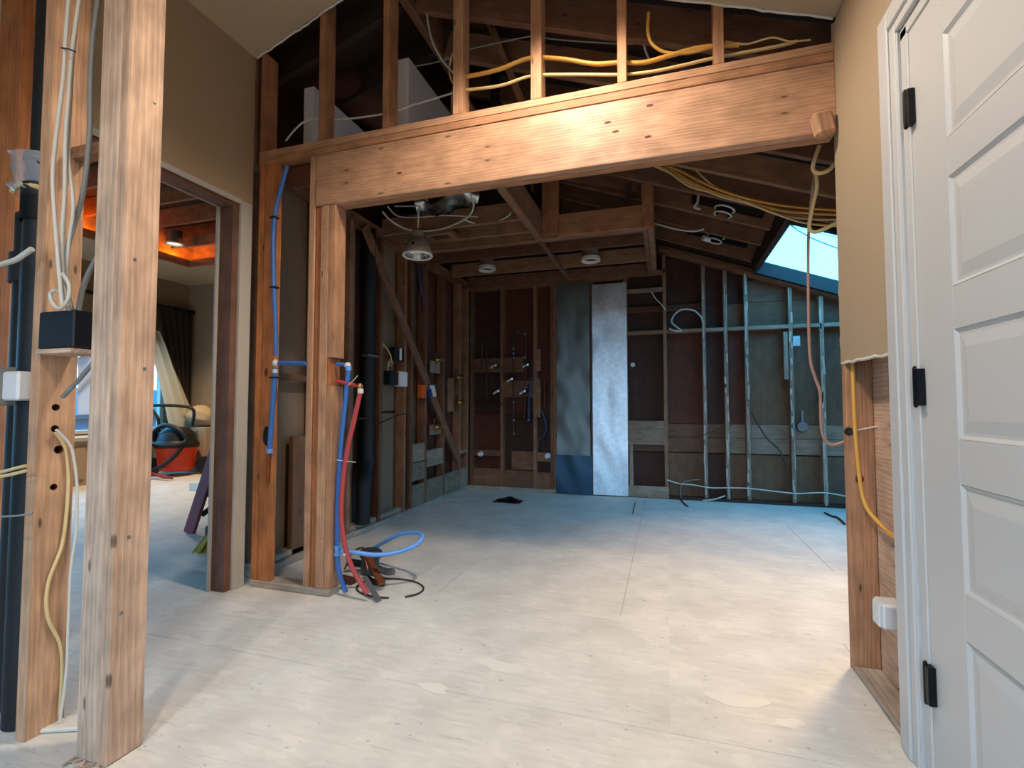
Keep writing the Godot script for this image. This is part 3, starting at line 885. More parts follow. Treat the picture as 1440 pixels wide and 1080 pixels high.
	cable("grey_wire", [Vector3(-0.625, 2.956, -2.45), Vector3(-0.457, 2.898, -2.45), Vector3(-0.211, 2.827, -2.45), Vector3(-0.1, 2.805, -2.45), Vector3(0.068, 2.796, -2.45), Vector3(0.239, 2.77, -2.45)], 0.004, M.wireg, "thin grey wire crossing behind the right-hand studs over the header", "wire")
	cable("grey_cable", [Vector3(-0.074, 2.864, -2.42), Vector3(-0.085, 2.798, -2.42), Vector3(-0.072, 2.734, -2.42), Vector3(-0.056, 2.687, -2.42)], 0.005, M.wirew, "short white cable dangling next to the curved yellow cable", "cable")
	cable("cream_cable", [Vector3(0.267, 2.582, -2.25), Vector3(0.351, 2.551, -2.25), Vector3(0.448, 2.557, -2.25), Vector3(0.514, 2.526, -2.25), Vector3(0.592, 2.514, -2.25)], 0.004, M.wirec, "thin cream cable tangled at the right corner over the plates", "cable")
	# attic things seen between the cripple studs
	for k in 2:
		var x0: float = [-2.10, -1.455][k]
		var top: float = [2.95, 2.99][k]
		tag(box(self, "foam_board", x0, x0 + [0.075, 0.078][k], 2.60, top, -2.98, -2.42, M.foam, 0.003), ["white foam board standing on edge left of the two above the header", "white foam board standing on edge right of its twin, beside the attic wires"][k], "insulation")
	tag(tube(self, "round_duct", [Vector3(-2.75, 3.50, -2.65), Vector3(-1.95, 3.16, -2.95), Vector3(-1.45, 2.98, -3.35), Vector3(-1.3, 2.95, -4.2)], 0.17, M.duct, 20), "large dark brown round duct slanting through the attic above the header", "duct")
	tag(bar(self, "attic_brace", Vector3(-1.03, 3.42, -2.72), Vector3(-0.66, 2.46, -2.72), 0.04, 0.10, M.old[2], Vector3.BACK), "slanting grey-brown brace board behind the studs above the header", "brace")
	# blue line on the corner stud
	var a: Node3D = base("blue_water_pipe", Vector3(-2.09, 0.75, -2.18), "blue plastic water pipe clipped down the orange corner stud", "pipe")
	tube(a, "pipe", [Vector3(-1.994, 2.33, -2.18), Vector3(-2.031, 2.222, -2.18), Vector3(-2.071, 2.073, -2.18), Vector3(-2.081, 1.913, -2.18), Vector3(-2.07, 1.671, -2.18), Vector3(-2.055, 1.472, -2.18), Vector3(-2.045, 1.274, -2.18)], 0.0115, M.blue, 10)
	tube(a, "pipe", [Vector3(-2.048, 1.204, -2.18), Vector3(-2.058, 1.04, -2.18), Vector3(-2.075, 0.751, -2.18)], 0.0135, M.blue, 10)
	tube(a, "pipe", [Vector3(-2.025, 1.234, -2.18), Vector3(-1.846, 1.226, -2.18)], 0.011, M.blue, 10)
	tube(a, "pipe_tail", [Vector3(-2.085, 0.751, -2.185), Vector3(-2.089, 0.572, -2.185)], 0.009, M.copper, 10)
	for q in [[388, 504], [387, 517], [379, 632], [396, 510]]:
		pass
	ball(a, "fitting", Vector3(-2.044, 1.231, -2.175), Vector3(0.016, 0.022, 0.016), M.fit)
	lathe(a, "crimp_ring", [Vector2(0.0, -0.012), Vector2(0.0165, -0.012), Vector2(0.0165, 0.012), Vector2(0.0, 0.012)], Vector3(-2.075, 0.751, -2.18), M.bluel)
	lathe(a, "crimp_ring", [Vector2(0.0, -0.010), Vector2(0.0145, -0.010), Vector2(0.0145, 0.010), Vector2(0.0, 0.010)], Vector3(-2.048, 1.188, -2.18), M.fit)
	for c in [Vector3(-2.075, 2.049, -2.18), Vector3(-2.065, 1.655, -2.18), Vector3(-2.052, 1.153, -2.18)]:
		box(a, "pipe_clip", c.x - 0.022, c.x + 0.016, c.y - 0.005, c.y + 0.005, -2.20, -2.164, M.black, 0.002)
	var scorch := mb()
	lathe_shape(scorch, [Vector2(0.0, 0.001), Vector2(0.6, 0.001), Vector2(1.0, 0.0)], 14, Basis(Vector3(0.026, 0, 0), Vector3(0, 0, 1), Vector3(0, 0.055, 0)))
	commit(scorch, "scorch_mark", w, Vector3(-2.118, 0.83, -2.2015), M.black)
	var knot := mb()
	lathe_shape(knot, [Vector2(0.0, 0.001), Vector2(0.6, 0.001), Vector2(1.0, 0.0)], 14, Basis(Vector3(0.012, 0, 0), Vector3(0, 0, 1), Vector3(0, 0.025, 0)))
	commit(knot, "knot", w, Vector3(-2.13, 1.185, -2.2015), M.rust[0])
	# blue and red risers at the right of the post
	var b: Node3D = base("blue_riser_pipe", Vector3(-1.62, 0.0, -2.26), "blue water riser running down the right side of the orange post", "pipe")
	tube(b, "pipe", [Vector3(-1.696, 1.224, -2.245), Vector3(-1.628, 1.218, -2.245)], 0.011, M.blue, 10)
	tube(b, "pipe", [Vector3(-1.62, 1.191, -2.24), Vector3(-1.639, 1, -2.24), Vector3(-1.658, 0.811, -2.24), Vector3(-1.675, 0.508, -2.24), Vector3(-1.674, 0.247, -2.24)], 0.0125, M.blue, 10)
	tube(b, "pipe", [Vector3(-1.674, 0.228, -2.24), Vector3(-1.664, 0.136, -2.24), Vector3(-1.617, 0.02, -2.24)], 0.0125, M.blue, 10)
	ball(b, "elbow", Vector3(-1.625, 1.214, -2.24), Vector3(0.018, 0.018, 0.016), M.fit)
	lathe(b, "crimp_ring", [Vector2(0.0, -0.012), Vector2(0.0155, -0.012), Vector2(0.0155, 0.012), Vector2(0.0, 0.012)], Vector3(-1.62, 1.198, -2.24), M.bluel)
	lathe(b, "crimp_ring", [Vector2(0.0, -0.026), Vector2(0.0165, -0.026), Vector2(0.0165, -0.012), Vector2(0.013, -0.010), Vector2(0.013, 0.010), Vector2(0.0165, 0.012), Vector2(0.0165, 0.026), Vector2(0.0, 0.026)], Vector3(-1.674, 0.232, -2.24), M.bluel)
	var r: Node3D = base("red_riser_pipe", Vector3(-1.57, 0.0, -2.22), "red water riser bowing in front of the blue one beside the post", "pipe")
	tube(r, "pipe", [Vector3(-1.691, 1.131, -2.235), Vector3(-1.571, 1.106, -2.235)], 0.010, M.red, 10)
	tube(r, "pipe", [Vector3(-1.526, 1.075, -2.215), Vector3(-1.562, 0.926, -2.215), Vector3(-1.599, 0.776, -2.215), Vector3(-1.627, 0.59, -2.215), Vector3(-1.632, 0.404, -2.215), Vector3(-1.599, 0.242, -2.215), Vector3(-1.545, 0.134, -2.215), Vector3(-1.467, 0.038, -2.215)], 0.0125, M.red, 10)
	ball(r, "elbow", Vector3(-1.534, 1.101, -2.22), Vector3(0.017, 0.017, 0.016), M.brass)
	lathe(r, "crimp_ring", [Vector2(0.0, -0.012), Vector2(0.0155, -0.012), Vector2(0.0155, 0.012), Vector2(0.0, 0.012)], Vector3(-1.526, 1.075, -2.215), M.fit)
	lathe(r, "crimp_ring", [Vector2(0.0, -0.005), Vector2(0.015, -0.005), Vector2(0.015, 0.005), Vector2(0.0, 0.005)], Vector3(-1.603, 0.227, -2.215), M.fit)
	tag(tube(self, "cable_tie", [Vector3(-1.665, 0.712, -2.21), Vector3(-1.59, 0.707, -2.21), Vector3(-1.547, 0.704, -2.21)], 0.0022, M.wirew, 6), "white plastic tie holding the red and blue risers together", "cable tie")
	tag(tube(self, "cable_tie", [Vector3(-1.594, 1.105, -2.2), Vector3(-1.564, 1.127, -2.2), Vector3(-1.534, 1.156, -2.2)], 0.0022, M.wirew, 6), "white tie tail sticking up beside the red riser's elbow", "cable tie")
	# loop of blue hose, valve debris, wire ring on the floor by the post
	var lp: Node3D = base("blue_hose_loop", Vector3(-1.75, 0.1, -2.6), "light blue hose bent in a loop low above the floor by the post", "hose")
	tube(lp, "hose", [Vector3(-1.656, 0.233, -2.24), Vector3(-1.599, 0.211, -2.297), Vector3(-1.504, 0.192, -2.353), Vector3(-1.407, 0.2, -2.41), Vector3(-1.33, 0.23, -2.467), Vector3(-1.32, 0.263, -2.523), Vector3(-1.387, 0.264, -2.58), Vector3(-1.517, 0.232, -2.637), Vector3(-1.648, 0.169, -2.693), Vector3(-1.784, 0.094, -2.75)], 0.0125, M.bluel, 10)
	ball(lp, "hose_end", Vector3(-1.779, 0.094, -2.75), Vector3(0.018, 0.018, 0.018), M.fit)
	var ring := []
	for i in 25:
		var t := TAU * (i / 26.0) + 1.2
		ring.append(Vector3(-1.45 + 0.19 * cos(t), 0.006, -2.40 + 0.135 * sin(t)))
	tag(tube(self, "wire_ring", ring, 0.005, M.wired, 6), "dark wire bent in a ring lying flat on the floor by the post", "wire")
	var vb: Node3D = base("valve_body", Vector3(-1.70, 0, -2.55), "grey shower valve body lying in the debris on the floor by the post", "valve")
	lathe(vb, "body", [Vector2(0.0, 0.0), Vector2(0.05, 0.0), Vector2(0.055, 0.05), Vector2(0.05, 0.10), Vector2(0.065, 0.11), Vector2(0.065, 0.135), Vector2(0.035, 0.14), Vector2(0.0, 0.14)], Vector3(-1.70, 0.0, -2.58), mat(Color(0.25, 0.27, 0.30), 0.5, 0.4), Vector3(0.15, 1, 0.1), 18)
	tube(vb, "outlet", [Vector3(-1.66, 0.05, -2.56), Vector3(-1.55, 0.045, -2.52), Vector3(-1.50, 0.05, -2.52)], 0.02, M.steel, 12)
	tube(vb, "outlet", [Vector3(-1.74, 0.05, -2.58), Vector3(-1.83, 0.06, -2.56)], 0.022, M.black, 12)
	tube(vb, "handle", [Vector3(-1.64, 0.025, -2.46), Vector3(-1.57, 0.02, -2.42), Vector3(-1.50, 0.018, -2.42)], 0.016, M.black, 10)
	tag(bar(self, "copper_bracket", Vector3(-1.605, 0.155, -2.42), Vector3(-1.475, 0.035, -2.36), 0.035, 0.018, M.copper), "brown metal bracket leaning on the debris by the post", "bracket")
	tag(bar(self, "metal_bar", Vector3(-1.545, 0.09, -2.30), Vector3(-1.405, 0.008, -2.22), 0.030, 0.006, M.steel), "flat steel bar with its end on the floor before the debris", "bar")
	tag(tube(self, "wire_scrap", [Vector3(-1.85, 0.02, -2.55), Vector3(-1.80, 0.12, -2.55), Vector3(-1.72, 0.16, -2.54), Vector3(-1.68, 0.13, -2.5), Vector3(-1.63, 0.06, -2.46)], 0.006, M.copper, 6), "copper wire scrap arched over the debris by the post", "wire")
	tag(bar(self, "wood_scrap", Vector3(-1.84, 0.02, -2.42), Vector3(-1.68, 0.016, -2.40), 0.05, 0.03, M.rust[2]), "short dark wood scrap on the floor behind the risers", "scrap")
	# hanging cables at the right end of the opening
	cable("cream_cable", [Vector3(0.643, 2.114, -2.36), Vector3(0.616, 2.024, -2.36), Vector3(0.634, 1.996, -2.36), Vector3(0.672, 2, -2.36), Vector3(0.704, 2.033, -2.36)], 0.0085, M.wirec, "cream cable looped under the rough block at the header's right end", "cable")
	cable("cream_cable", [Vector3(0.64, 2.033, -2.42), Vector3(0.646, 1.962, -2.42), Vector3(0.628, 1.875, -2.42), Vector3(0.612, 1.788, -2.42), Vector3(0.625, 1.761, -2.42), Vector3(0.658, 1.764, -2.42), Vector3(0.721, 1.795, -2.42), Vector3(0.767, 1.827, -2.42)], 0.0085, M.wirec, "thick cream cable hanging below the block and turning right before the skylight", "cable")
	cable("pink_cable", [Vector3(0.653, 2.054, -2.47), Vector3(0.636, 1.926, -2.47), Vector3(0.621, 1.766, -2.47), Vector3(0.614, 1.476, -2.47), Vector3(0.614, 1.221, -2.47), Vector3(0.631, 1.126, -2.47), Vector3(0.649, 1.057, -2.47), Vector3(0.649, 0.954, -2.47), Vector3(0.653, 0.879, -2.47), Vector3(0.671, 0.839, -2.47), Vector3(0.697, 0.827, -2.47), Vector3(0.743, 0.846, -2.47)], 0.0062, M.wirep, "long pinkish cable hanging from the header's right end and looping to the stud", "cable")

# ------------------------------------------------------------------ the stripped far room
func build_far_room():
	far_left_wall()
	back_wall()
	soffit()
	rafters_side()
	# scraps on the floor
	var sc: Node3D = base("dark_scrap", Vector3(-1.585, 0, -4.92), "crumpled dark plastic scrap on the floor before the back wall", "scrap")
	var rows := []
	for i in 6:
		var row := []
		for j in 8:
			row.append(Vector3(-1.73 + j * 0.042 + rng.randf_range(-0.01, 0.01), maxf(0.004, 0.05 * sin(i * 0.6) * (0.5 + rng.randf()) * sin(j * 0.45)), -5.02 + i * 0.04 + rng.randf_range(-0.012, 0.012)))
		rows.append(row)
	cloth(sc, "film", rows, M.film)
	box(sc, "tape_roll", -1.60, -1.52, 0.004, 0.035, -4.95, -4.89, M.hinge, 0.012)
	cable("dark_wire", [Vector3(0.066, 0.006, -5.742), Vector3(0.123, 0.006, -5.629), Vector3(0.163, 0.006, -5.32), Vector3(0.192, 0.006, -5.181)], 0.008, M.wired, "dark stiff wire end on the floor at the foot of the back wall", "wire")
	cable("dark_wire", [Vector3(1.391, 0.008, -5.245), Vector3(1.407, 0.008, -5.097), Vector3(1.437, 0.008, -5.048), Vector3(1.415, 0.008, -4.796)], 0.009, M.wired, "dark wire scrap on the blue-lit floor at the right", "wire")
	cable("dark_wire", [Vector3(-0.303, 0.006, -4.692), Vector3(-0.31, 0.006, -5.024), Vector3(-0.31, 0.006, -5.248)], 0.004, M.wired, "fine dark wire on the floor in front of the shiny metal sheet", "wire")

func far_left_wall():
	var w := struct("wall_far_left")
	var xf := -2.28
	var xb := -2.37
	box(w, "top_plate", xb, xf, 2.462, 2.50, -5.64, -2.30, M.old[0])
	box(w, "top_plate", xb, xf, 2.422, 2.460, -5.64, -2.30, M.old[1])
	box(w, "bottom_plate", xb, xf, 0.0, 0.038, -5.64, -4.06, M.dust)
	box(w, "bottom_plate", xb - 0.01, xf + 0.012, 0.0, 0.040, -4.05, -2.30, M.dust, 0.005)
	box(w, "bottom_plate", xb - 0.01, xf - 0.02, 0.041, 0.078, -4.04, -2.30, M.dust, 0.005)
	for z in [-2.44, -2.82, -3.175, -3.60, -4.00, -4.125, -4.41, -4.83, -5.265, -5.50]:
		box(w, "stud", xb, xf, 0.04, 2.42, z - 0.02, z + 0.02, pick(M.old))
	# backs of the drywall on the other side, panel by panel
	var edges := [-2.30, -2.44, -2.82, -3.175, -3.37, -3.60, -4.00, -4.125, -4.41, -4.83, -5.265, -5.66]
	for i in edges.size() - 1:
		var m: Material = M.back if i in [1, 2, 3, 5] else (M.rust[1] if i == 4 else M.tanply[i % 2])
		if i >= 8: m = M.rust[2]
		var yb := 0.0
		if i in [5]:
			box(w, "drywall_back", xb - 0.03, xb - 0.012, 0.04, 0.93, edges[i + 1], edges[i], M.back)
			yb = 0.95
		box(w, "drywall_back", xb - 0.030, xb - 0.015, yb, 2.46, edges[i + 1] + 0.003, edges[i] - 0.003, m)
	box(w, "drywall_back", xb - 0.06, xb - 0.032, 0.0, 3.6, -6.0, -2.30, M.rust[1])
	for k in [[-4.385, -4.145, 0.462, 0.634], [-4.385, -4.145, 0.285, 0.452], [-4.385, -4.145, 0.04, 0.245], [-4.805, -4.435, 0.385, 0.550], [-4.805, -4.435, 0.04, 0.258], [-5.24, -4.855, 0.04, 0.262], [-5.475, -5.29, 0.04, 0.270], [-5.475, -5.29, 0.44, 0.48]]:
		box(w, "blocking", xf - 0.034, xf + 0.004, k[2], k[3], k[0], k[1], pick(M.grey), 0.003)
	for k in [[-3.16, -2.84, 0.80, 0.86], [-2.80, -2.46, 1.16, 1.20], [-2.80, -2.62, 0.04, 0.80]]:
		box(w, "blocking", xf - 0.06, xf - 0.02, k[2], k[3], k[0], k[1], M.tanply[0], 0.003)
	bar(w, "brace", Vector3(xf + 0.008, 2.427, -3.32), Vector3(xf + 0.008, 0.33, -5.235), 0.022, 0.092, M.old[0], Vector3.RIGHT.cross(Vector3(0, -2.1, -1.9)).normalized())
	# soil pipe in the bay
	var sp: Node3D = base("soil_pipe", Vector3(-2.30, 0.1, -3.45), "black soil pipe standing in the far room's left stud wall", "pipe")
	tube(sp, "pipe", [Vector3(-2.315, 2.45, -3.46), Vector3(-2.315, 0.62, -3.46)], 0.055, M.abs, 18, false)
	tube(sp, "elbow", [Vector3(-2.315, 0.63, -3.46), Vector3(-2.312, 0.54, -3.455), Vector3(-2.29, 0.45, -3.40), Vector3(-2.265, 0.38, -3.345), Vector3(-2.262, 0.30, -3.335)], 0.060, M.abs, 18)
	tube(sp, "pipe", [Vector3(-2.262, 0.32, -3.335), Vector3(-2.262, 0.082, -3.335)], 0.055, M.abs, 18, false)
	box(sp, "strap", -2.31, -2.25, 1.39, 1.41, -3.53, -3.36, M.steel, 0.002)
	# switch boxes
	for k in [[1.393, 1.513, -3.93, -3.78, true], [1.179, 1.299, -3.84, -3.70, false]]:
		var s: Node3D = base("switch_box", Vector3(-2.27, k[0], k[3]), "black switch box with a white stripe on the far left wall, upper of two" if k[4] else "black switch box with a white cover on the far left wall, lower of two", "electrical box")
		box(s, "box_body", -2.32, -2.255, k[0], k[1], k[2], k[3], M.black, 0.004)
		if k[4]:
			box(s, "cover", -2.262, -2.245, k[0] + 0.01, k[1] - 0.005, -3.875, -3.850, M.plas, 0.003)
		else:
			box(s, "cover", -2.30, -2.235, k[0] - 0.01, k[1] + 0.004, -3.965, -3.842, M.plas, 0.006)
	var wl := ["cream wire curling highest beside the upper black switch box", "cream wire curling in the middle between the two black switch boxes", "cream wire drooping lowest to the lower black switch box"]
	for k in 3:
		cable("white_wire", [Vector3(-2.30, 1.52 + k * 0.02, -3.60), Vector3(-2.27, 1.49 - k * 0.01, -3.66 - k * 0.015), Vector3(-2.26, 1.42 - k * 0.03, -3.72 - k * 0.01), Vector3(-2.27, 1.36 - k * 0.01, -3.69), Vector3(-2.28, 1.30, -3.70)], 0.003, M.wirec, wl[k], "wire")
	var oo: Node3D = base("outlet_box", Vector3(-2.26, 1.07, -4.45), "blue outlet box with a white face beside an orange one on the brace", "electrical box")
	box(oo, "box_body", -2.29, -2.225, 1.085, 1.215, -4.52, -4.42, mat(Color(0.08, 0.22, 0.5), 0.5), 0.004)
	bar(oo, "white_face", Vector3(-2.215, 1.20, -4.41), Vector3(-2.215, 1.09, -4.46), 0.012, 0.05, M.plas, Vector3.RIGHT)
	tag(box(self, "outlet_box", -2.30, -2.245, 1.07, 1.20, -4.35, -4.27, mat(Color(0.78, 0.34, 0.12), 0.55), 0.006), "orange plastic outlet box on the brace beside the blue one", "electrical box")
	cable("blue_pipe_line", [Vector3(-2.31, 2.372, -4.281), Vector3(-2.31, 2.199, -4.328), Vector3(-2.31, 2.041, -4.39), Vector3(-2.31, 1.786, -4.41), Vector3(-2.31, 1.415, -4.431)], 0.014, M.bluedark, "blue water pipe line running down the far left stud wall", "pipe")
	cable("dark_wire", [Vector3(-2.27, 0.847, -3.57), Vector3(-2.27, 0.879, -3.69), Vector3(-2.27, 0.912, -3.864), Vector3(-2.27, 0.923, -4.002)], 0.006, M.wired, "dark wire curving between studs low on the far left wall", "wire")
	cable("dark_wire", [Vector3(-2.27, 0.892, -3.227), Vector3(-2.27, 0.9, -3.347), Vector3(-2.27, 0.874, -3.456)], 0.006, M.wired, "short dark wire beside the black soil pipe", "wire")
	# shower valves on the left wall
	for k in [[610, 504, 0.03], [612, 513, 0.022], [644, 531, 0.026], [646, 566, 0.026], [613, 600, 0.026], [615, 470 + 14, 0.018]]:
		pass
	var vs := [Vector3(-2.25, 1.471, -4.597), Vector3(-2.25, 1.317, -5.147), Vector3(-2.25, 1.033, -5.17), Vector3(-2.25, 0.775, -4.591)]
	var vl := ["brass shower valve at the top of the far left wall's plumbing", "upper brass valve near the corner on the far left wall", "lower brass valve near the corner on the far left wall", "low brass valve on a grey plate on the far left wall"]
	for i in 4:
		var v: Node3D = base("shower_valve", vs[i], vl[i], "valve")
		lathe(v, "valve_body", [Vector2(0.0, -0.04), Vector2(0.028, -0.04), Vector2(0.032, 0.0), Vector2(0.022, 0.03), Vector2(0.018, 0.06), Vector2(0.0, 0.06)], vs[i], M.brass, Vector3.RIGHT, 14)
		tube(v, "stub", [vs[i] + Vector3(-0.03, -0.09, 0), vs[i] + Vector3(-0.03, 0.09, 0)], 0.012, M.pipe, 8, false)
		tube(v, "lever", [vs[i] + Vector3(0.05, 0.0, 0), vs[i] + Vector3(0.06, 0.03, 0.05)], 0.008, M.chrome, 8, false)
	tag(box(self, "mounting_board", -2.29, -2.27, 1.335, 1.455, -4.71, -4.50, M.grey[0]), "grey mounting board behind the top valve on the far left wall", "board")
	tag(box(self, "timber_backing", -2.29, -2.27, 0.93, 1.30, -5.06, -4.93, M.old[2]), "upright timber backing board between two valves near the corner", "board")
	tag(box(self, "mounting_plate", -2.29, -2.27, 0.70, 0.80, -4.74, -4.50, M.grey[1]), "grey plate behind the low valve on the far left wall", "board")

func back_wall():
	var w := struct("wall_back")
	var zf := -5.55
	var zb := -5.64
	var slope := func(x: float) -> float: return 2.742 - 0.375 * x
	box(w, "top_plate", -2.28, 0.02, 2.445, 2.485, zb, zf, M.old[2])
	box(w, "top_plate", -2.28, -0.38, 2.405, 2.443, zb, zf, M.old[0])
	for x in [-2.279, -1.888, -1.478, -1.275, -1.236, -0.810, -0.438]:
		box(w, "stud", x, x + 0.038, 0.04, 2.404, zb, zf, pick(M.old))
	for x in [-0.020, 0.375, 0.588, 0.786, 1.195, 1.470, 1.87, 2.27, 2.67]:
		box(w, "stud", x, x + 0.038, 0.03, slope.call(x + 0.02) - 0.09, zb, zf, M.grey[int(x * 10) % 2] if x > 0.1 else M.old[2])
	box(w, "bottom_plate", -2.28, -1.20, 0.0, 0.038, zb, zf, M.dust)
	box(w, "bottom_plate", -0.44, 3.0, 0.0, 0.030, zb, zf, M.rust[1])
	for x in [0.375, 0.588, 0.786, 1.195, 1.470]:
		var res := mb()
		for i in 15:
			var yy := 0.10 + i * 0.15 + rng.randf_range(-0.06, 0.06)
			if yy > slope.call(x) - 0.15: continue
			var wd := rng.randf_range(0.006, 0.022)
			box_shape(res, Vector3(x + 0.019 + rng.randf_range(-0.012, 0.012), yy, zf + 0.002), Vector3(wd, rng.randf_range(0.05, 0.22), 0.004), 0.002, Basis(Vector3.BACK, rng.randf_range(-0.06, 0.06)))
		commit(res, "plaster_residue", w, Vector3.ZERO, M.back2)
	bar(w, "top_plate", Vector3(-0.06, slope.call(-0.06) - 0.055, -5.595), Vector3(3.0, slope.call(3.0) - 0.055, -5.595), 0.09, 0.038, M.old[0])
	bar(w, "top_plate", Vector3(-0.06, slope.call(-0.06) - 0.015, -5.595), Vector3(3.0, slope.call(3.0) - 0.015, -5.595), 0.09, 0.038, M.old[3])
	# row of noggins
	var xs := [-0.40, -0.020, 0.375, 0.588, 0.786, 1.195, 1.470, 1.87, 2.27, 2.67]
	for i in xs.size() - 1:
		var x0: float = xs[i] + (0.038 if i > 0 else 0.0)
		box(w, "noggin", x0, xs[i + 1], 1.782, 1.820, zb + 0.01, zf + 0.002, M.grey[i % 2] if i > 1 else M.old[2])
	# left part: blocks between studs
	for k in [[-2.24, -1.89, 0.395, 0.468], [-1.235, -1.26, 0.0, 0.0], [-1.44, -1.276, 0.35, 0.455], [-2.24, -1.89, 0.04, 0.245], [-1.85, -1.479, 0.04, 0.235], [-1.44, -1.276, 0.04, 0.225], [-2.24, -1.89, 1.40, 1.571], [-1.85, -1.60, 1.395, 1.575], [-1.85, -1.479, 1.10, 1.29], [-1.76, -1.479, 0.24, 0.46]]:
		if k[3] > 0.01:
			var back := 0.035 if k[2] == 0.24 else 0.0
			box(w, "blocking", k[0], k[1], k[2], k[3], zf - 0.055 - back, zf - 0.012 - back, pick(M.old), 0.003)
	for k in [[1.66, 1.40], [1.31, 0.86]]:
		box(w, "nailer", -1.438, -1.395, k[1], k[0], zf - 0.04, zf + 0.002, M.old[2])
	for y in [1.49, 1.175]:
		lathe(w, "pipe_cap", [Vector2(0.0, 0.03), Vector2(0.032, 0.03), Vector2(0.036, 0.0), Vector2(0.0, -0.02)], Vector3(-1.415, y, zf + 0.01), M.old[2], Vector3.BACK, 14)
	# right part: blocks
	for k in [[-0.40, -0.02, 2.244, 2.290], [-0.40, -0.02, 0.745, 0.832], [-0.40, -0.02, 0.610, 0.743], [-0.40, -0.02, 0.572, 0.608], [-0.40, 0.02, 0.005, 0.125]]:
		box(w, "blocking", k[0], k[1], k[2], k[3], zf - 0.03, zf + 0.004, pick(M.grey), 0.003)
	box(w, "blocking", -0.40, 0.375, 2.03, 2.10, zf - 0.085, zf - 0.05, M.rust[2])
	box(w, "blocking", 1.145, 1.185, 1.262, 1.745, zf - 0.035, zf + 0.006, M.grey[0])
	box(w, "blocking", -0.39, -0.35, 0.126, 0.57, zf - 0.04, zf, M.grey[0])
	box(w, "metal_plate", 1.235, 1.30, 1.60, 1.70, zf - 0.02, zf - 0.012, M.galv)
	# sheathing, board by board
	var cols := [[-2.36, -1.87, 0], [-1.87, -1.46, 1], [-1.46, -1.2, 1]]
	for c in cols:
		for r in [[0.0, 0.9], [0.905, 1.75], [1.755, 2.5]]:
			box(w, "sheathing_board", c[0], c[1] - 0.004, r[0], r[1], zb - 0.022, zb - 0.004, M.rust[(c[2] + int(r[0] * 2)) % 2])
	box(w, "sheathing_board", -1.2, -0.42, 0.0, 2.5, zb - 0.022, zb - 0.004, M.rust[1])
	box(w, "sheathing_board", -2.4, -0.3, 2.5, 2.86, zb - 0.022, zb - 0.004, M.deck[1])
	box(w, "sheathing_board", -2.4, -0.6, 2.862, 3.16, zb - 0.022, zb - 0.004, M.deck[1])
	var bays := [[-0.42, 0.0, "rrr"], [0.0, 0.39, "RrT"], [0.39, 0.60, "rrr"], [0.60, 0.80, "RTT"], [0.80, 1.21, "TTT"], [1.21, 1.49, "GTT"], [1.49, 1.89, "GGG"], [1.89, 2.29, "rTr"], [2.29, 3.02, "rrr"]]
	var look := {"r": M.rust[1], "R": M.rust[0], "T": M.tanply[0], "G": M.tanply[1]}
	for bv in bays:
		var x0: float = bv[0]
		var x1: float = bv[1]
		var k: String = bv[2]
		var mid: float = slope.call((x0 + x1) / 2) - 0.03
		box(w, "sheathing_board", x0, x1 - 0.004, 0.0, 0.485, zb - 0.022, zb - 0.004, look[k[2]])
		box(w, "sheathing_board", x0, x1 - 0.004, 0.498, 0.655, zb - 0.022, zb + 0.004, M.old[3] if x0 < 0.55 else M.grey[1])
		box(w, "sheathing_board", x0, x1 - 0.004, 0.659, 0.800, zb - 0.022, zb + 0.002, M.old[3] if x0 < 0.55 else M.grey[1])
		box(w, "sheathing_board", x0, x1 - 0.004, 0.804, 1.80, zb - 0.022, zb - 0.004, look[k[0]])
		box(w, "sheathing_board", x0, x1 - 0.004, 1.804, 2.08, zb - 0.022, zb - 0.003, look[k[1]])
		if mid > 2.09:
			box(w, "sheathing_board", x0, x1 - 0.004, 2.084, mid - 0.02, zb - 0.022, zb - 0.006, look[k[1]] if x0 > 0.7 else M.rust[1])
	for i in 14:
		var xa := -2.6 + i * 0.41
		var xm := xa + 0.41 if xa > -1.4 else xa
		box(w, "wall_panel", xa, xa + 0.41, 0.0, (roof_y(xm) + 0.08 if xa > 0.6 else maxf(roof_y(xa), roof_y(xa + 0.41)) + 0.22), zb - 0.12, zb - 0.03, M.deck[1])
	box(w, "wall_panel", -2.6, 0.9, 2.5, 2.60, zb - 0.10, zb - 0.03, M.deck[1])
	# metal sheets in the duct bay
	var lp: MeshInstance3D = sheet_metal(-1.192, -0.812, 0.435, 2.40, -5.53, 0.012, M.lath, 4)
	put(lp, "metal_lath", self, Vector3.ZERO)
	tag(lp, "dull grey textured metal sheet between studs left of the shiny sheet", "metal sheet")
	var gp: MeshInstance3D = sheet_metal(-0.782, -0.402, 0.012, 2.365, -5.525, 0.006, M.galv, 7)
	put(gp, "galvanized_sheet", self, Vector3.ZERO)
	tag(gp, "tall shiny galvanized metal sheet standing to the floor in the back wall", "metal sheet")
	var bp: MeshInstance3D = sheet_metal(-1.200, -0.790, 0.012, 0.44, -5.50, 0.006, M.bluepan, 2)
	put(bp, "metal_pan", self, Vector3.ZERO)
	tag(bp, "dark blue metal panel at the floor under the textured sheet", "metal sheet")
	# plumbing on the left part
	var pl: Node3D = base("shower_plumbing", Vector3(-1.70, 0.66, -5.53), "cluster of shower pipes and valves on the back wall's left bays", "plumbing")
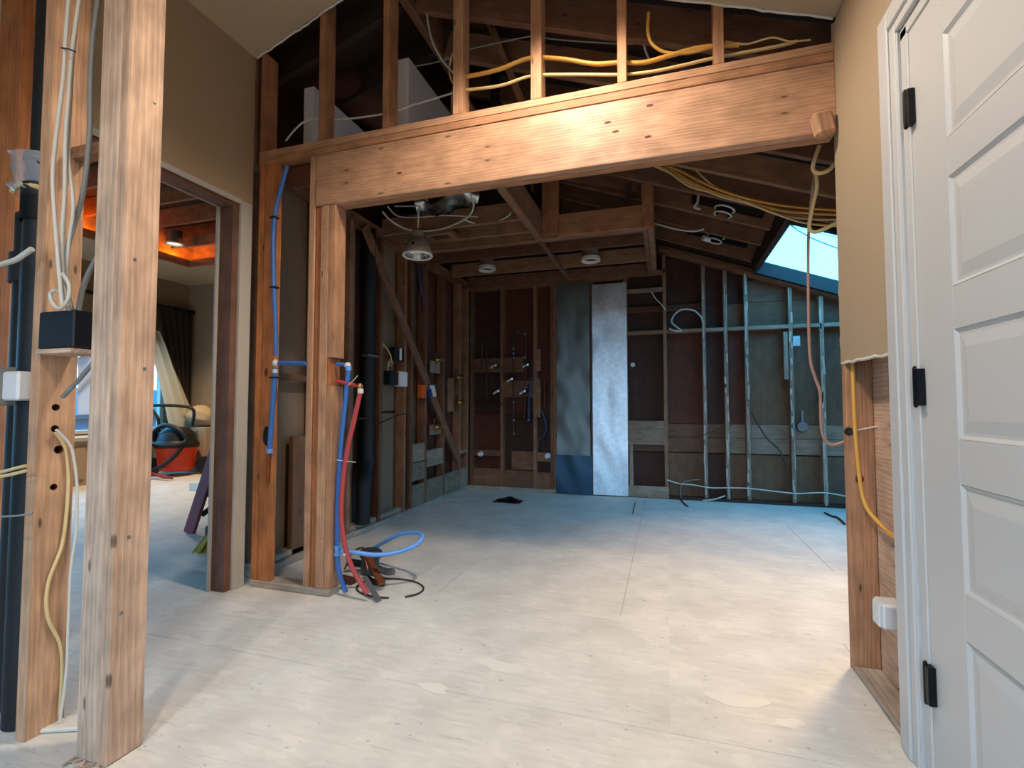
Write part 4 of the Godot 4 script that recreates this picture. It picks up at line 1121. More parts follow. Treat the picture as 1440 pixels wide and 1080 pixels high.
	for t in [[Vector3(-1.715, 1.878, -5.53), Vector3(-1.715, 1.59, -5.53), Vector3(-1.715, 1.253, -5.53), Vector3(-1.715, 0.65, -5.53)], [Vector3(-1.566, 1.871, -5.53), Vector3(-1.567, 1.585, -5.53), Vector3(-1.576, 1.084, -5.53), Vector3(-1.585, 0.835, -5.53)], [Vector3(-2.056, 1.643, -5.53), Vector3(-2.055, 1.086, -5.53)], [Vector3(-1.524, 1.25, -5.53), Vector3(-1.533, 0.819, -5.53), Vector3(-1.698, 0.801, -5.53)], [Vector3(-1.804, 1.001, -5.53), Vector3(-1.715, 0.993, -5.53)], [Vector3(-2.201, 1.035, -5.53), Vector3(-1.857, 1.026, -5.53)], [Vector3(-2.112, 1.775, -5.53), Vector3(-2.12, 1.43, -5.53)], [Vector3(-1.344, 1.289, -5.53), Vector3(-1.337, 0.96, -5.53)]]:
		tube(pl, "pipe", t, 0.011, M.pipe, 8, false)
	tube(pl, "blue_pipe", [Vector3(-1.495, 1.333, -5.52), Vector3(-1.521, 1.084, -5.52), Vector3(-1.53, 0.819, -5.52)], 0.013, M.bluedark, 8)
	tube(pl, "blue_pipe", [Vector3(-1.373, 0.935, -5.54), Vector3(-1.34, 0.837, -5.54), Vector3(-1.323, 0.73, -5.54), Vector3(-1.357, 0.64, -5.54), Vector3(-1.408, 0.59, -5.54)], 0.010, M.bluedark, 8)
	for q in [Vector3(-1.712, 1.673, -5.52), Vector3(-1.712, 1.614, -5.52), Vector3(-1.712, 1.564, -5.52), Vector3(-1.572, 1.559, -5.52), Vector3(-1.712, 1.035, -5.52), Vector3(-1.712, 0.826, -5.52), Vector3(-1.704, 0.668, -5.52), Vector3(-1.53, 0.827, -5.52), Vector3(-1.564, 1.209, -5.52), Vector3(-1.659, 1.865, -5.52), Vector3(-1.572, 1.836, -5.52)]:
		ball(pl, "fitting", q, Vector3(0.016, 0.018, 0.016), M.steel)
	for q in [Vector3(-1.935, 1.476, -5.52), Vector3(-1.538, 1.475, -5.52), Vector3(-1.73, 1.311, -5.52), Vector3(-1.573, 1.167, -5.52), Vector3(-1.898, 1.17, -5.52)]:
		var v: MeshInstance3D = lathe(pl, "valve", [Vector2(0.0, -0.03), Vector2(0.036, -0.03), Vector2(0.034, 0.01), Vector2(0.022, 0.04), Vector2(0.0, 0.045)], q, M.chrome, Vector3.BACK, 14)
		tube(v, "lever", [q + Vector3(0, 0, 0.04), q + Vector3(-0.045, -0.035, 0.06)], 0.010, M.fit, 8, false)
	for q in [Vector3(-2.128, 0.421, -5.535), Vector3(-1.306, 0.421, -5.535)]:
		lathe(pl, "capped_stub", [Vector2(0.0, 0.05), Vector2(0.022, 0.05), Vector2(0.026, 0.02), Vector2(0.034, 0.0), Vector2(0.0, -0.02)], q, M.plas, Vector3.BACK, 14)
	# wires on the right part
	cable("white_cable_loop", [Vector3(0.044, 1.827, -5.52), Vector3(0.095, 1.802, -5.52), Vector3(0.167, 1.799, -5.52), Vector3(0.074, 1.888, -5.52), Vector3(0.097, 1.971, -5.52), Vector3(0.163, 2.021, -5.52), Vector3(0.242, 2.024, -5.52), Vector3(0.313, 1.997, -5.52), Vector3(0.368, 1.933, -5.52), Vector3(0.381, 1.887, -5.52)], 0.0085, M.wirew, "white cable coiled in a loop above the noggins on the back wall", "cable")
	cable("white_cable", [Vector3(-0.135, 2.244, -5.53), Vector3(-0.092, 2.163, -5.53), Vector3(-0.033, 2.097, -5.53), Vector3(0.01, 2.032, -5.53)], 0.006, M.wirew, "short white cable in the top bay next to the shiny sheet", "cable")
	cable("white_cable", [Vector3(0.001, 0.208, -5.51), Vector3(0.122, 0.176, -5.51), Vector3(0.263, 0.168, -5.51), Vector3(0.436, 0.147, -5.51), Vector3(0.639, 0.157, -5.51), Vector3(0.805, 0.158, -5.51), Vector3(1.031, 0.141, -5.51), Vector3(1.22, 0.13, -5.51), Vector3(1.466, 0.15, -5.51), Vector3(1.704, 0.115, -5.51)], 0.006, M.wirew, "long pale cable running along the foot of the back wall", "cable")
	cable("white_cable", [Vector3(0.35, 0.014, -5.49), Vector3(0.466, 0.035, -5.49), Vector3(0.568, 0.077, -5.49)], 0.007, M.wirew, "short bright cable end at the floor on the back wall", "cable")
	cable("dark_wire", [Vector3(0.836, 0.928, -5.53), Vector3(0.905, 0.784, -5.53), Vector3(0.981, 0.656, -5.53), Vector3(1.076, 0.558, -5.53), Vector3(1.13, 0.432, -5.53), Vector3(1.147, 0.348, -5.53)], 0.0075, M.wired, "dark wire drooping from a stud across the planks of the back wall", "wire")
	cable("grey_wire", [Vector3(0.142, 0.025, -5.53), Vector3(0.136, 0.099, -5.53), Vector3(0.158, 0.175, -5.53), Vector3(0.215, 0.207, -5.53), Vector3(0.335, 0.227, -5.53)], 0.005, M.wireg, "grey wire arching out of the floor at the back wall", "wire")
	cable("grey_wire", [Vector3(0.348, 0.591, -5.53), Vector3(0.377, 0.688, -5.53), Vector3(0.502, 0.742, -5.53), Vector3(0.558, 0.794, -5.53)], 0.004, M.wired, "thin wire bridging two studs low in the middle of the back wall", "wire")
	for k in [["metal_bracket", Vector3(1.306, 0.786, -5.6), "small dark metal bracket on the planks at the right of the back wall"], ["junction_cover", Vector3(-0.345, 1.452, -5.6), "tiny round cover in the bay beside the shiny sheet"]]:
		var b: Node3D = base(k[0], k[1], k[2], "bracket" if k[0] == "metal_bracket" else "cover")
		if k[0] == "metal_bracket":
			lathe(b, "disc", [Vector2(0.0, 0.03), Vector2(0.05, 0.03), Vector2(0.06, 0.0), Vector2(0.0, -0.02)], k[1], M.steel, Vector3.BACK, 12)
			box(b, "tab", k[1].x - 0.015, k[1].x + 0.015, k[1].y + 0.02, k[1].y + 0.16, k[1].z - 0.01, k[1].z + 0.02, M.steel, 0.003)
		else:
			lathe(b, "disc", [Vector2(0.0, 0.02), Vector2(0.022, 0.018), Vector2(0.026, 0.0), Vector2(0.0, -0.02)], k[1], M.plas, Vector3.BACK, 12)

func sheet_metal(x0: float, x1: float, y0: float, y1: float, z: float, amp: float, m: Material, sd: int) -> MeshInstance3D:
	# a thin sheet with soft creases
	var nz := noise(sd * 7, 1.4, 2)
	var st := mb()
	st.set_smooth_group(0)
	var nx := 10
	var ny := 36
	for face in 2:
		for i in ny:
			for j in nx:
				for k in [[0, 0], [1, 0], [1, 1], [0, 0], [1, 1], [0, 1]]:
					var x := lerpf(x0, x1, float(j + k[0]) / nx)
					var y := lerpf(y0, y1, float(i + k[1]) / ny)
					var c := absf(nz.get_noise_2d(x * 2.2 + y * 0.7, y * 0.8)) * 2.2
					st.set_uv(Vector2(x, y))
					st.add_vertex(Vector3(x, y, z + amp * c - face * 0.003))
	st.index()
	st.generate_normals()
	var mi := MeshInstance3D.new()
	mi.mesh = st.commit()
	mi.material_override = m
	return mi

func soffit():
	var s := struct("ceiling_001")
	var y := 2.44
	# joists of the dropped ceiling
	for z in [-2.62]:
		box(s, "joist", -2.28, -1.02, y, y + 0.14, z - 0.02, z + 0.02, pick(M.old))
	for z in [-3.60, -3.88]:
		box(s, "joist", -2.28, -1.02, y, y + 0.14, z - 0.02, z + 0.02, M.old[2])
	box(s, "plywood_strip", -2.20, -1.66, y - 0.004, y + 0.012, -3.86, -3.62, M.tanply[0])
	box(s, "register_frame", -1.92, -1.68, y - 0.012, y - 0.004, -3.83, -3.66, M.old[2], 0.003)
	box(s, "register_slot", -1.88, -1.73, y - 0.016, y - 0.011, -3.78, -3.70, M.rust[0], 0.001)
	box(s, "beam", -2.28, -0.08, y, y + 0.19, -4.13, -4.09, M.old[2], 0.003)
	box(s, "beam", -2.28, -0.08, y, y + 0.038, -4.175, -4.132, M.old[0], 0.003)
	for z in [-4.47, -5.02]:
		box(s, "joist", -2.28, -0.14, y, y + 0.14, z - 0.02, z + 0.02, pick(M.old))
	box(s, "joist", -2.28, -0.14, y, y + 0.10, -5.53, -5.44, M.old[1])
	box(s, "trimmer", -1.06, -1.00, y - 0.002, y + 0.22, -4.09, -2.30, M.old[2], 0.003)
	box(s, "trimmer", -1.055, -1.02, y - 0.012, y + 0.03, -5.50, -4.13, M.old[0], 0.003)
	box(s, "trimmer", -0.165, -0.125, y - 0.004, y + 0.14, -5.53, -4.13, M.old[0], 0.003)
	box(s, "edge_beam", -0.122, -0.075, y - 0.012, y + 0.28, -5.55, -4.07, M.old[2], 0.003)
	# upright face of the drop
	box(s, "post", -1.0, -0.855, 2.47, 3.10, -4.088, -4.05, M.fir[3])
	box(s, "post", -0.165, -0.075, y, 2.80, -4.088, -4.045, M.fir[3])
	box(s, "rail", -0.853, -0.167, 2.445, 2.63, -4.088, -4.055, M.fir[1])
	box(s, "post", -0.30, -0.25, 2.63, 2.85, -4.14, -4.10, M.deck[0])
	box(s, "brace", -1.12, -1.07, 2.45, 3.0, -4.05, -4.01, M.old[0])
	bar(s, "brace", Vector3(-0.20, 2.84, -4.16), Vector3(-0.95, 3.06, -4.16), 0.04, 0.09, M.old[1])
	# recessed cans in the joist bays
	var spots := [Vector3(-1.78, 2.425, -4.80), Vector3(-0.69, 2.425, -4.80)]
	var names := ["round white recessed can between joists in the left bay of the dropped ceiling", "round white recessed can between joists in the right bay of the dropped ceiling"]
	for i in 2:
		var p: Vector3 = spots[i]
		var c: Node3D = base("recessed_can", p, names[i], "light")
		lathe(c, "trim_ring", [Vector2(0.070, 0.02), Vector2(0.092, 0.035), Vector2(0.095, 0.0), Vector2(0.088, -0.006), Vector2(0.078, 0.0), Vector2(0.070, 0.02)], p, M.trimring)
		lathe(c, "housing", [Vector2(0.082, 0.03), Vector2(0.075, 0.06), Vector2(0.075, 0.17), Vector2(0.065, 0.19), Vector2(0.0, 0.19)], p, M.can)
		lathe(c, "lamp_face", [Vector2(0.0, 0.028), Vector2(0.05, 0.02), Vector2(0.072, 0.018)], p, M.lens)
		box(c, "socket", p.x - 0.03, p.x + 0.03, p.y + 0.008, p.y + 0.022, p.z - 0.006, p.z + 0.006, M.black, 0.002)
	# can hanging by its cable
	var hp := Vector3(-1.597, 2.015, -2.95)
	var h: Node3D = base("hanging_can_light", hp, "silver bell-shaped can light hanging by its cable inside the opening", "light")
	lathe(h, "trim_ring", [Vector2(0.084, 0.004), Vector2(0.100, 0.010), Vector2(0.104, 0.002), Vector2(0.098, -0.006), Vector2(0.084, 0.0)], hp, M.trimring)
	lathe(h, "bell", [Vector2(0.097, 0.006), Vector2(0.094, 0.035), Vector2(0.082, 0.07), Vector2(0.060, 0.105), Vector2(0.042, 0.125), Vector2(0.040, 0.165), Vector2(0.028, 0.178), Vector2(0.0, 0.18)], hp, M.can)
	lathe(h, "reflector", [Vector2(0.086, 0.002), Vector2(0.076, 0.035), Vector2(0.055, 0.07), Vector2(0.0, 0.085)], hp, M.chrome)
	ball(h, "bulb", hp + Vector3(0, 0.045, 0), Vector3(0.035, 0.032, 0.035), M.plas)
	tube(h, "cable", [hp + Vector3(0, 0.17, 0), hp + Vector3(0.005, 0.30, 0), hp + Vector3(-0.01, 0.36, -0.04), hp + Vector3(-0.14, 0.42, -0.15), hp + Vector3(-0.3, 0.46, -0.2)], 0.006, M.wirew)
	lathe(h, "vent_slot", [Vector2(0.0, 0.0), Vector2(0.012, 0.0), Vector2(0.0, 0.001)], hp + Vector3(0.012, 0.06, 0.087), M.black, Vector3(0, 0.3, 1), 10)
	# roofing felt that closes the attic off beside the drop
	var felt: Node3D = struct("wall_attic")
	for k in 5:
		var za := -5.62 + k * 0.52
		box(felt, "felt_sheet", -1.10, -1.085, 2.59, roof_y(-1.09) + 0.17, za, za + 0.51, M.film)
	# cables on the dropped ceiling
	cable("white_cable", [Vector3(-1.981, 2.43, -3.121), Vector3(-2.013, 2.43, -3.271), Vector3(-2.013, 2.43, -3.397), Vector3(-1.979, 2.43, -3.507), Vector3(-1.884, 2.43, -3.571), Vector3(-1.723, 2.43, -3.57), Vector3(-1.529, 2.43, -3.484), Vector3(-1.395, 2.43, -3.376), Vector3(-1.3, 2.43, -3.225), Vector3(-1.255, 2.43, -3.075), Vector3(-1.229, 2.43, -2.912)], 0.007, M.wirew, "white cable sweeping in a wide arc behind the hanging can light", "cable")
	cable("white_cable", [Vector3(-1.494, 2.45, -3.473), Vector3(-1.433, 2.45, -3.586), Vector3(-1.351, 2.45, -3.628), Vector3(-1.245, 2.45, -3.597), Vector3(-1.139, 2.45, -3.524), Vector3(-1.097, 2.45, -3.464)], 0.006, M.wirew, "white cable curved like a smile between ceiling joists", "cable")
	cable("white_cable", [Vector3(-1.943, 2.47, -3.126), Vector3(-1.973, 2.47, -3.286), Vector3(-1.918, 2.47, -3.364), Vector3(-1.789, 2.47, -3.389), Vector3(-1.618, 2.47, -3.413), Vector3(-1.381, 2.47, -3.517)], 0.0045, M.wirew, "thin white cable stretched over the joists at the crumpled foil duct", "cable")
	# crumpled foil duct and black film over the joists
	var fd := mb()
	var path := []
	for i in 22:
		path.append(Vector3(-1.86 + i * 0.026, 2.575 + 0.02 * sin(i * 0.5), -3.36 - 0.05 * sin(i * 0.3)))
	tube_shape(fd, path, 0.085, 16, Vector3(-1.86, 2.575, -3.36), 0.022)
	tag(commit(fd, "foil_duct", self, Vector3(-1.86, 2.575, -3.36), M.foil), "crumpled silver foil duct lying on the dropped ceiling joists", "duct")
	var rows := []
	for i in 9:
		var row := []
		for j in 14:
			row.append(Vector3(-2.25 + j * 0.095, 2.80 + rng.randf_range(-0.025, 0.03) - 0.10 * absf(i - 4) / 4.0, -3.95 + i * 0.11))
		rows.append(row)
	var bf: MeshInstance3D = cloth(self, "black_film", rows, M.film)
	tag(bf, "crinkled black plastic film draped above the dropped ceiling joists", "film")

func rafters_side():
	# bundle of yellow cables along the rafters
	var lab := ["topmost yellow cable of the bundle under the rafters near the skylight", "second yellow cable of the bundle sagging under the rafters", "third yellow cable of the bundle above the skylight's corner", "lowest yellow cable of the bundle running over the skylight frame"]
	cable("yellow_cable", [Vector3(-0.136, 2.874, -3.75), Vector3(0.016, 2.774, -3.725), Vector3(0.138, 2.691, -3.7), Vector3(0.256, 2.595, -3.675), Vector3(0.392, 2.5, -3.65), Vector3(0.567, 2.406, -3.625), Vector3(0.756, 2.329, -3.6), Vector3(0.915, 2.28, -3.575), Vector3(1.067, 2.238, -3.55)], 0.0095, M.wirey, lab[0], "cable")
	cable("yellow_cable", [Vector3(-0.162, 2.878, -3.75), Vector3(0.065, 2.722, -3.721), Vector3(0.209, 2.599, -3.693), Vector3(0.37, 2.488, -3.664), Vector3(0.568, 2.386, -3.636), Vector3(0.756, 2.298, -3.607), Vector3(0.915, 2.249, -3.579), Vector3(1.066, 2.211, -3.55)], 0.0095, M.wirey, lab[1], "cable")
	cable("yellow_cable", [Vector3(-0.163, 2.851, -3.75), Vector3(0.04, 2.715, -3.721), Vector3(0.185, 2.598, -3.693), Vector3(0.37, 2.473, -3.664), Vector3(0.568, 2.376, -3.636), Vector3(0.735, 2.271, -3.607), Vector3(0.914, 2.211, -3.579), Vector3(1.065, 2.179, -3.55)], 0.008, M.wirec, lab[2], "cable")
	cable("yellow_cable", [Vector3(-0.162, 2.867, -3.75), Vector3(0.016, 2.74, -3.721), Vector3(0.185, 2.577, -3.693), Vector3(0.37, 2.488, -3.664), Vector3(0.546, 2.393, -3.636), Vector3(0.714, 2.283, -3.607), Vector3(0.873, 2.192, -3.579), Vector3(1.064, 2.137, -3.55)], 0.008, M.wirec, lab[3], "cable")
	cable("white_cable", [Vector3(0.231, 2.745, -3.8), Vector3(0.289, 2.673, -3.8), Vector3(0.361, 2.599, -3.8), Vector3(0.432, 2.548, -3.8)], 0.008, M.wirec, "pale cable joining the yellow bundle from above at the rafters", "cable")
	# flat recessed fixtures between rafters
	var ps := [Vector3(0.474, 2.592, -4.346), Vector3(0.469, 2.594, -5.028)]
	var lb := ["white-ringed fixture in a dark metal pan between rafters, nearer the cable bundle", "white-ringed fixture in a dark metal pan between rafters, nearer the back wall"]
	var up := Vector3(0.375, 1, 0).normalized()
	for i in 2:
		var p: Vector3 = ps[i]
		var f: Node3D = base("rafter_fixture", p, lb[i], "light")
		bar(f, "pan", p + Vector3(-0.24, 0.09 + 0.05, 0), p + Vector3(0.30, -0.1125 + 0.05, 0), 0.30, 0.006, M.hinge)
		bar(f, "side", p + Vector3(-0.24, 0.09 + 0.07, -0.15), p + Vector3(0.30, -0.1125 + 0.07, -0.15), 0.008, 0.06, M.black)
		var bs := toward(up)
		for rg in [[0.068, -0.012, 0.007], [0.078, 0.035, 0.008]]:
			var loop := []
			for a in 25:
				loop.append(p + bs * Vector3(cos(TAU * a / 24.0) * rg[0], rg[1], sin(TAU * a / 24.0) * rg[0]))
			tube(f, "ring", loop, rg[2], M.trimring, 8, false)
		lathe(f, "can", [Vector2(0.066, 0.05), Vector2(0.062, -0.01), Vector2(0.058, -0.01), Vector2(0.058, 0.048), Vector2(0.0, 0.048)], p, M.hinge, up)
		if i == 1:
			tube(f, "socket", [p + Vector3(-0.11, 0.0, 0.09), p + Vector3(-0.05, -0.01, 0.05)], 0.026, M.plas, 10, false)
	cable("white_cable", [Vector3(0.275, 2.737, -4.2), Vector3(0.268, 2.656, -4.2), Vector3(0.246, 2.617, -4.2), Vector3(0.289, 2.594, -4.2)], 0.010, M.wirew, "white cable dangling left of the dark pans between rafters", "cable")
	cable("white_cable", [Vector3(-0.076, 2.697, -4.7), Vector3(0.106, 2.624, -4.7), Vector3(0.259, 2.587, -4.7), Vector3(0.35, 2.597, -4.7)], 0.009, M.wirew, "white cable lying along a rafter left of the lower fixture", "cable")
	# lines in the sky outside the skylight
	cable("overhead_wire", [Vector3(1.993, 4.468, -9.5), Vector3(2.098, 4.178, -9.5), Vector3(2.398, 3.907, -9.5), Vector3(2.756, 3.698, -9.5), Vector3(3.345, 3.389, -9.5)], 0.010, M.wired, "dark utility wire slanting down across the sky in the skylight", "wire")
	cable("overhead_wire", [Vector3(1.95, 4.582, -10.5), Vector3(2.558, 4.374, -10.5), Vector3(3.085, 4.168, -10.5), Vector3(3.815, 3.907, -10.5)], 0.006, M.wired, "thin faint utility wire nearly level across the sky in the skylight", "wire")
	# fixing clips on the skylight's left frame
	for q in [Vector3(0.793, 2.443, -4.216), Vector3(0.78, 2.448, -4.564)]:
		pass

# ------------------------------------------------------------------ side room through the doorway
func build_side_room():
	var c := struct("ceiling_002")
	# white border ceiling round an open tray
	box(c, "drywall_panel", -7.4, -6.34, 2.95, 2.965, -6.0, 3.05, M.ceil)
	box(c, "drywall_panel", -6.34, -2.42, 2.95, 2.965, -6.0, -5.12, M.ceil)
	box(c, "drywall_panel", -3.3, -2.42, 2.95, 2.965, -5.12, 3.05, M.ceil)
	box(c, "drywall_panel", -6.34, -3.3, 2.95, 2.965, -0.6, 3.05, M.ceil)
	for e in [[-6.36, -6.33, -5.14, -0.6], [-3.32, -3.28, -5.14, -0.6]]:
		box(c, "fascia", e[0], e[1], 2.93, 3.03, e[2], e[3], M.fir[1])
	for e in [[-5.14, -5.11], [-0.62, -0.58]]:
		box(c, "fascia", -6.34, -3.3, 2.93, 3.03, e[0], e[1], M.fir[1])
	# inner upstand lit by the strip
	box(c, "cove_board", -6.62, -6.59, 3.0, 3.45, -5.42, -0.3, M.pale[0])
	box(c, "cove_board", -6.6, -3.0, 3.0, 3.45, -5.42, -5.39, M.pale[0])
	box(c, "ceiling_lid", -7.6, -2.36, 3.46, 3.60, -6.2, 3.2, M.deck[0])
	for i in 9:
		var z := -5.0 + i * 0.52
		box(c, "joist", -6.58, -2.45, 3.24, 3.455, z - 0.02, z + 0.02, M.fir[3])
	box(c, "joist", -6.30, -3.3, 3.10, 3.23, -4.86, -4.82, M.fir[1])
	box(c, "wall_strip", -2.42, -2.262, 2.96, 3.50, -1.24, 3.05, M.paint)
	box(c, "wall_strip", -2.40, -2.378, 2.96, 3.50, -2.3, -1.24, M.paint)
	var strip: Node3D = base("cove_light_strip", Vector3(-6.45, 3.02, -5.25), "glowing orange light strip hidden in the side room's ceiling tray", "light")
	var gl := glow(Color(1.0, 0.55, 0.14), 1.0)
	box(strip, "strip", -6.50, -6.47, 2.97, 2.985, -5.28, -1.0, gl, 0.001)
	box(strip, "strip", -6.46, -3.4, 2.97, 2.985, -5.28, -5.25, gl, 0.001)
	for k in [Vector3(-0.02, 0.03, 0.2), Vector3(-0.02, 0.03, 1.4), Vector3(-0.02, 0.03, 2.8), Vector3(0.9, 0.03, -0.02), Vector3(1.9, 0.03, -0.02), Vector3(2.8, 0.03, -0.02)]:
		var o := OmniLight3D.new()
		o.name = "lamp"
		o.light_color = Color(1.0, 0.52, 0.13)
		o.light_energy = 0.10
		o.light_size = 0.04
		o.omni_range = 8.0
		o.omni_attenuation = 2.0
		o.shadow_enabled = true
		o.position = k
		strip.add_child(o)
	var dp := Vector3(-5.95, 3.06, -4.60)
	var dl: Node3D = base("recessed_downlight", dp, "white downlight beside the orange-lit tray in the side room", "light")
	lathe(dl, "trim_ring", [Vector2(0.085, 0.0), Vector2(0.11, 0.0), Vector2(0.11, -0.01), Vector2(0.09, -0.012), Vector2(0.085, 0.0)], dp, M.trimring)
	lathe(dl, "lamp_face", [Vector2(0.0, 0.002), Vector2(0.084, 0.002)], dp, glow(Color(1.0, 0.92, 0.8), 0.9))
	lathe(dl, "housing", [Vector2(0.086, 0.004), Vector2(0.086, 0.16), Vector2(0.0, 0.16)], dp, M.steel)
	var sl := SpotLight3D.new()
	sl.name = "lamp"
	sl.light_color = Color(1.0, 0.86, 0.66)
	sl.light_energy = 7.0
	sl.spot_angle = 55.0
	sl.spot_angle_attenuation = 0.7
	sl.spot_range = 12.0
	sl.spot_attenuation = 2.0
	sl.light_size = 0.06
	sl.shadow_enabled = true
	sl.position = Vector3(0, -0.02, 0)
	sl.rotation = Vector3(-PI / 2, 0, 0)
	dl.add_child(sl)
	# window in the outer wall
	var wn := struct("window_2")
	for z in [-5.60, -4.98, -4.36, -3.77]:
		box(wn, "window_frame", -7.47, -7.40, 0.62, 2.0, z - 0.03, z + 0.03, M.white, 0.004)
	for y in [0.62, 1.97]:
		box(wn, "window_frame", -7.47, -7.39, y, y + 0.05, -5.62, -3.75, M.white, 0.004)
	box(wn, "pane", -7.44, -7.434, 0.66, 1.98, -5.6, -3.77, M.glass, 0.0005)
	box(wn, "window_head", -7.55, -7.40, 2.0, 2.31, -5.63, -3.74, M.paint_dark)
	# house outside the window
	var nh: Node3D = base("neighbour_house", Vector3(-14.5, 0, -8.0), "blue-grey house with a sloping roof outside the side room's window", "building")
	box(nh, "wall", -17.0, -14.0, -1.0, 0.75, -12.0, -5.5, mat(Color(0.30, 0.42, 0.52), 0.9))
	bar(nh, "roof", Vector3(-13.6, 0.72, -8.6), Vector3(-15.6, 1.45, -8.6), 7.2, 0.10, mat(Color(0.22, 0.28, 0.33), 0.9))
	# bench under the window
	var bn: Node3D = base("window_bench", Vector3(-7.1, 0, -4.4), "cream built-in bench under the side room's window", "bench")
	box(bn, "carcass", -7.39, -6.98, 0.0, 0.55, -4.9, -3.2, M.paint, 0.004)
	box(bn, "bench_top", -7.39, -6.93, 0.552, 0.60, -4.92, -3.18, M.ceil, 0.006)
	for i in 3:
		box(bn, "front_panel", -6.978, -6.965, 0.08, 0.48, -4.86 + i * 0.55, -4.36 + i * 0.55, M.paint, 0.004)
	# curtains on a dark rod
	var cr: Node3D = base("curtain_rod", Vector3(-7.3, 2.50, -5.5), "dark curtain rod over the side room's window", "rod")
	tube(cr, "rod", [Vector3(-7.27, 2.50, -4.4), Vector3(-7.27, 2.50, -5.96)], 0.03, M.black, 12, false)
	ball(cr, "finial", Vector3(-7.27, 2.50, -5.965), Vector3(0.035, 0.035, 0.03), M.black)
	box(cr, "bracket", -7.40, -7.26, 2.48, 2.52, -5.90, -5.86, M.black)
	var rows := []
	for i in 20:
		var t := i / 19.0
		var row := []
		for j in 30:
			var u := j / 29.0
			var zt := lerpf(-5.35, -5.95, u)
			var zbm := lerpf(-5.82, -5.96, u)
			row.append(Vector3(-7.27 + 0.035 * sin(u * 32.0), lerpf(2.49, 0.15, t), lerpf(zt, zbm, pow(t, 0.8))))
		rows.append(row)
	tag(cloth(self, "dark_curtain", rows, mat(Color(0.20, 0.16, 0.14), 0.95)), "dark brown curtain gathered to the corner of the side room", "curtain")
	var rows2 := []
	for i in 22:
		var t := i / 21.0
		var row := []
		for j in 24:
			var u := j / 23.0
			var za := lerpf(-5.05, -5.40, u)
			var zb := lerpf(-5.55, -5.99, u)
			row.append(Vector3(-7.19 + 0.045 * sin(u * 17.0 + t * 3.0) + 0.12 * t, lerpf(2.30 - 0.25 * u, 0.35 + 0.15 * u, t), lerpf(za, zb, pow(t, 0.9))))
		rows2.append(row)
	var sheer := mat(Color(0.78, 0.74, 0.64), 0.9)
	sheer.backlight_enabled = true
	sheer.backlight = Color(0.5, 0.5, 0.45)
	tag(cloth(self, "pale_curtain", rows2, sheer), "pale sheer curtain swept diagonally across the dark one", "curtain")
	side_room_things()

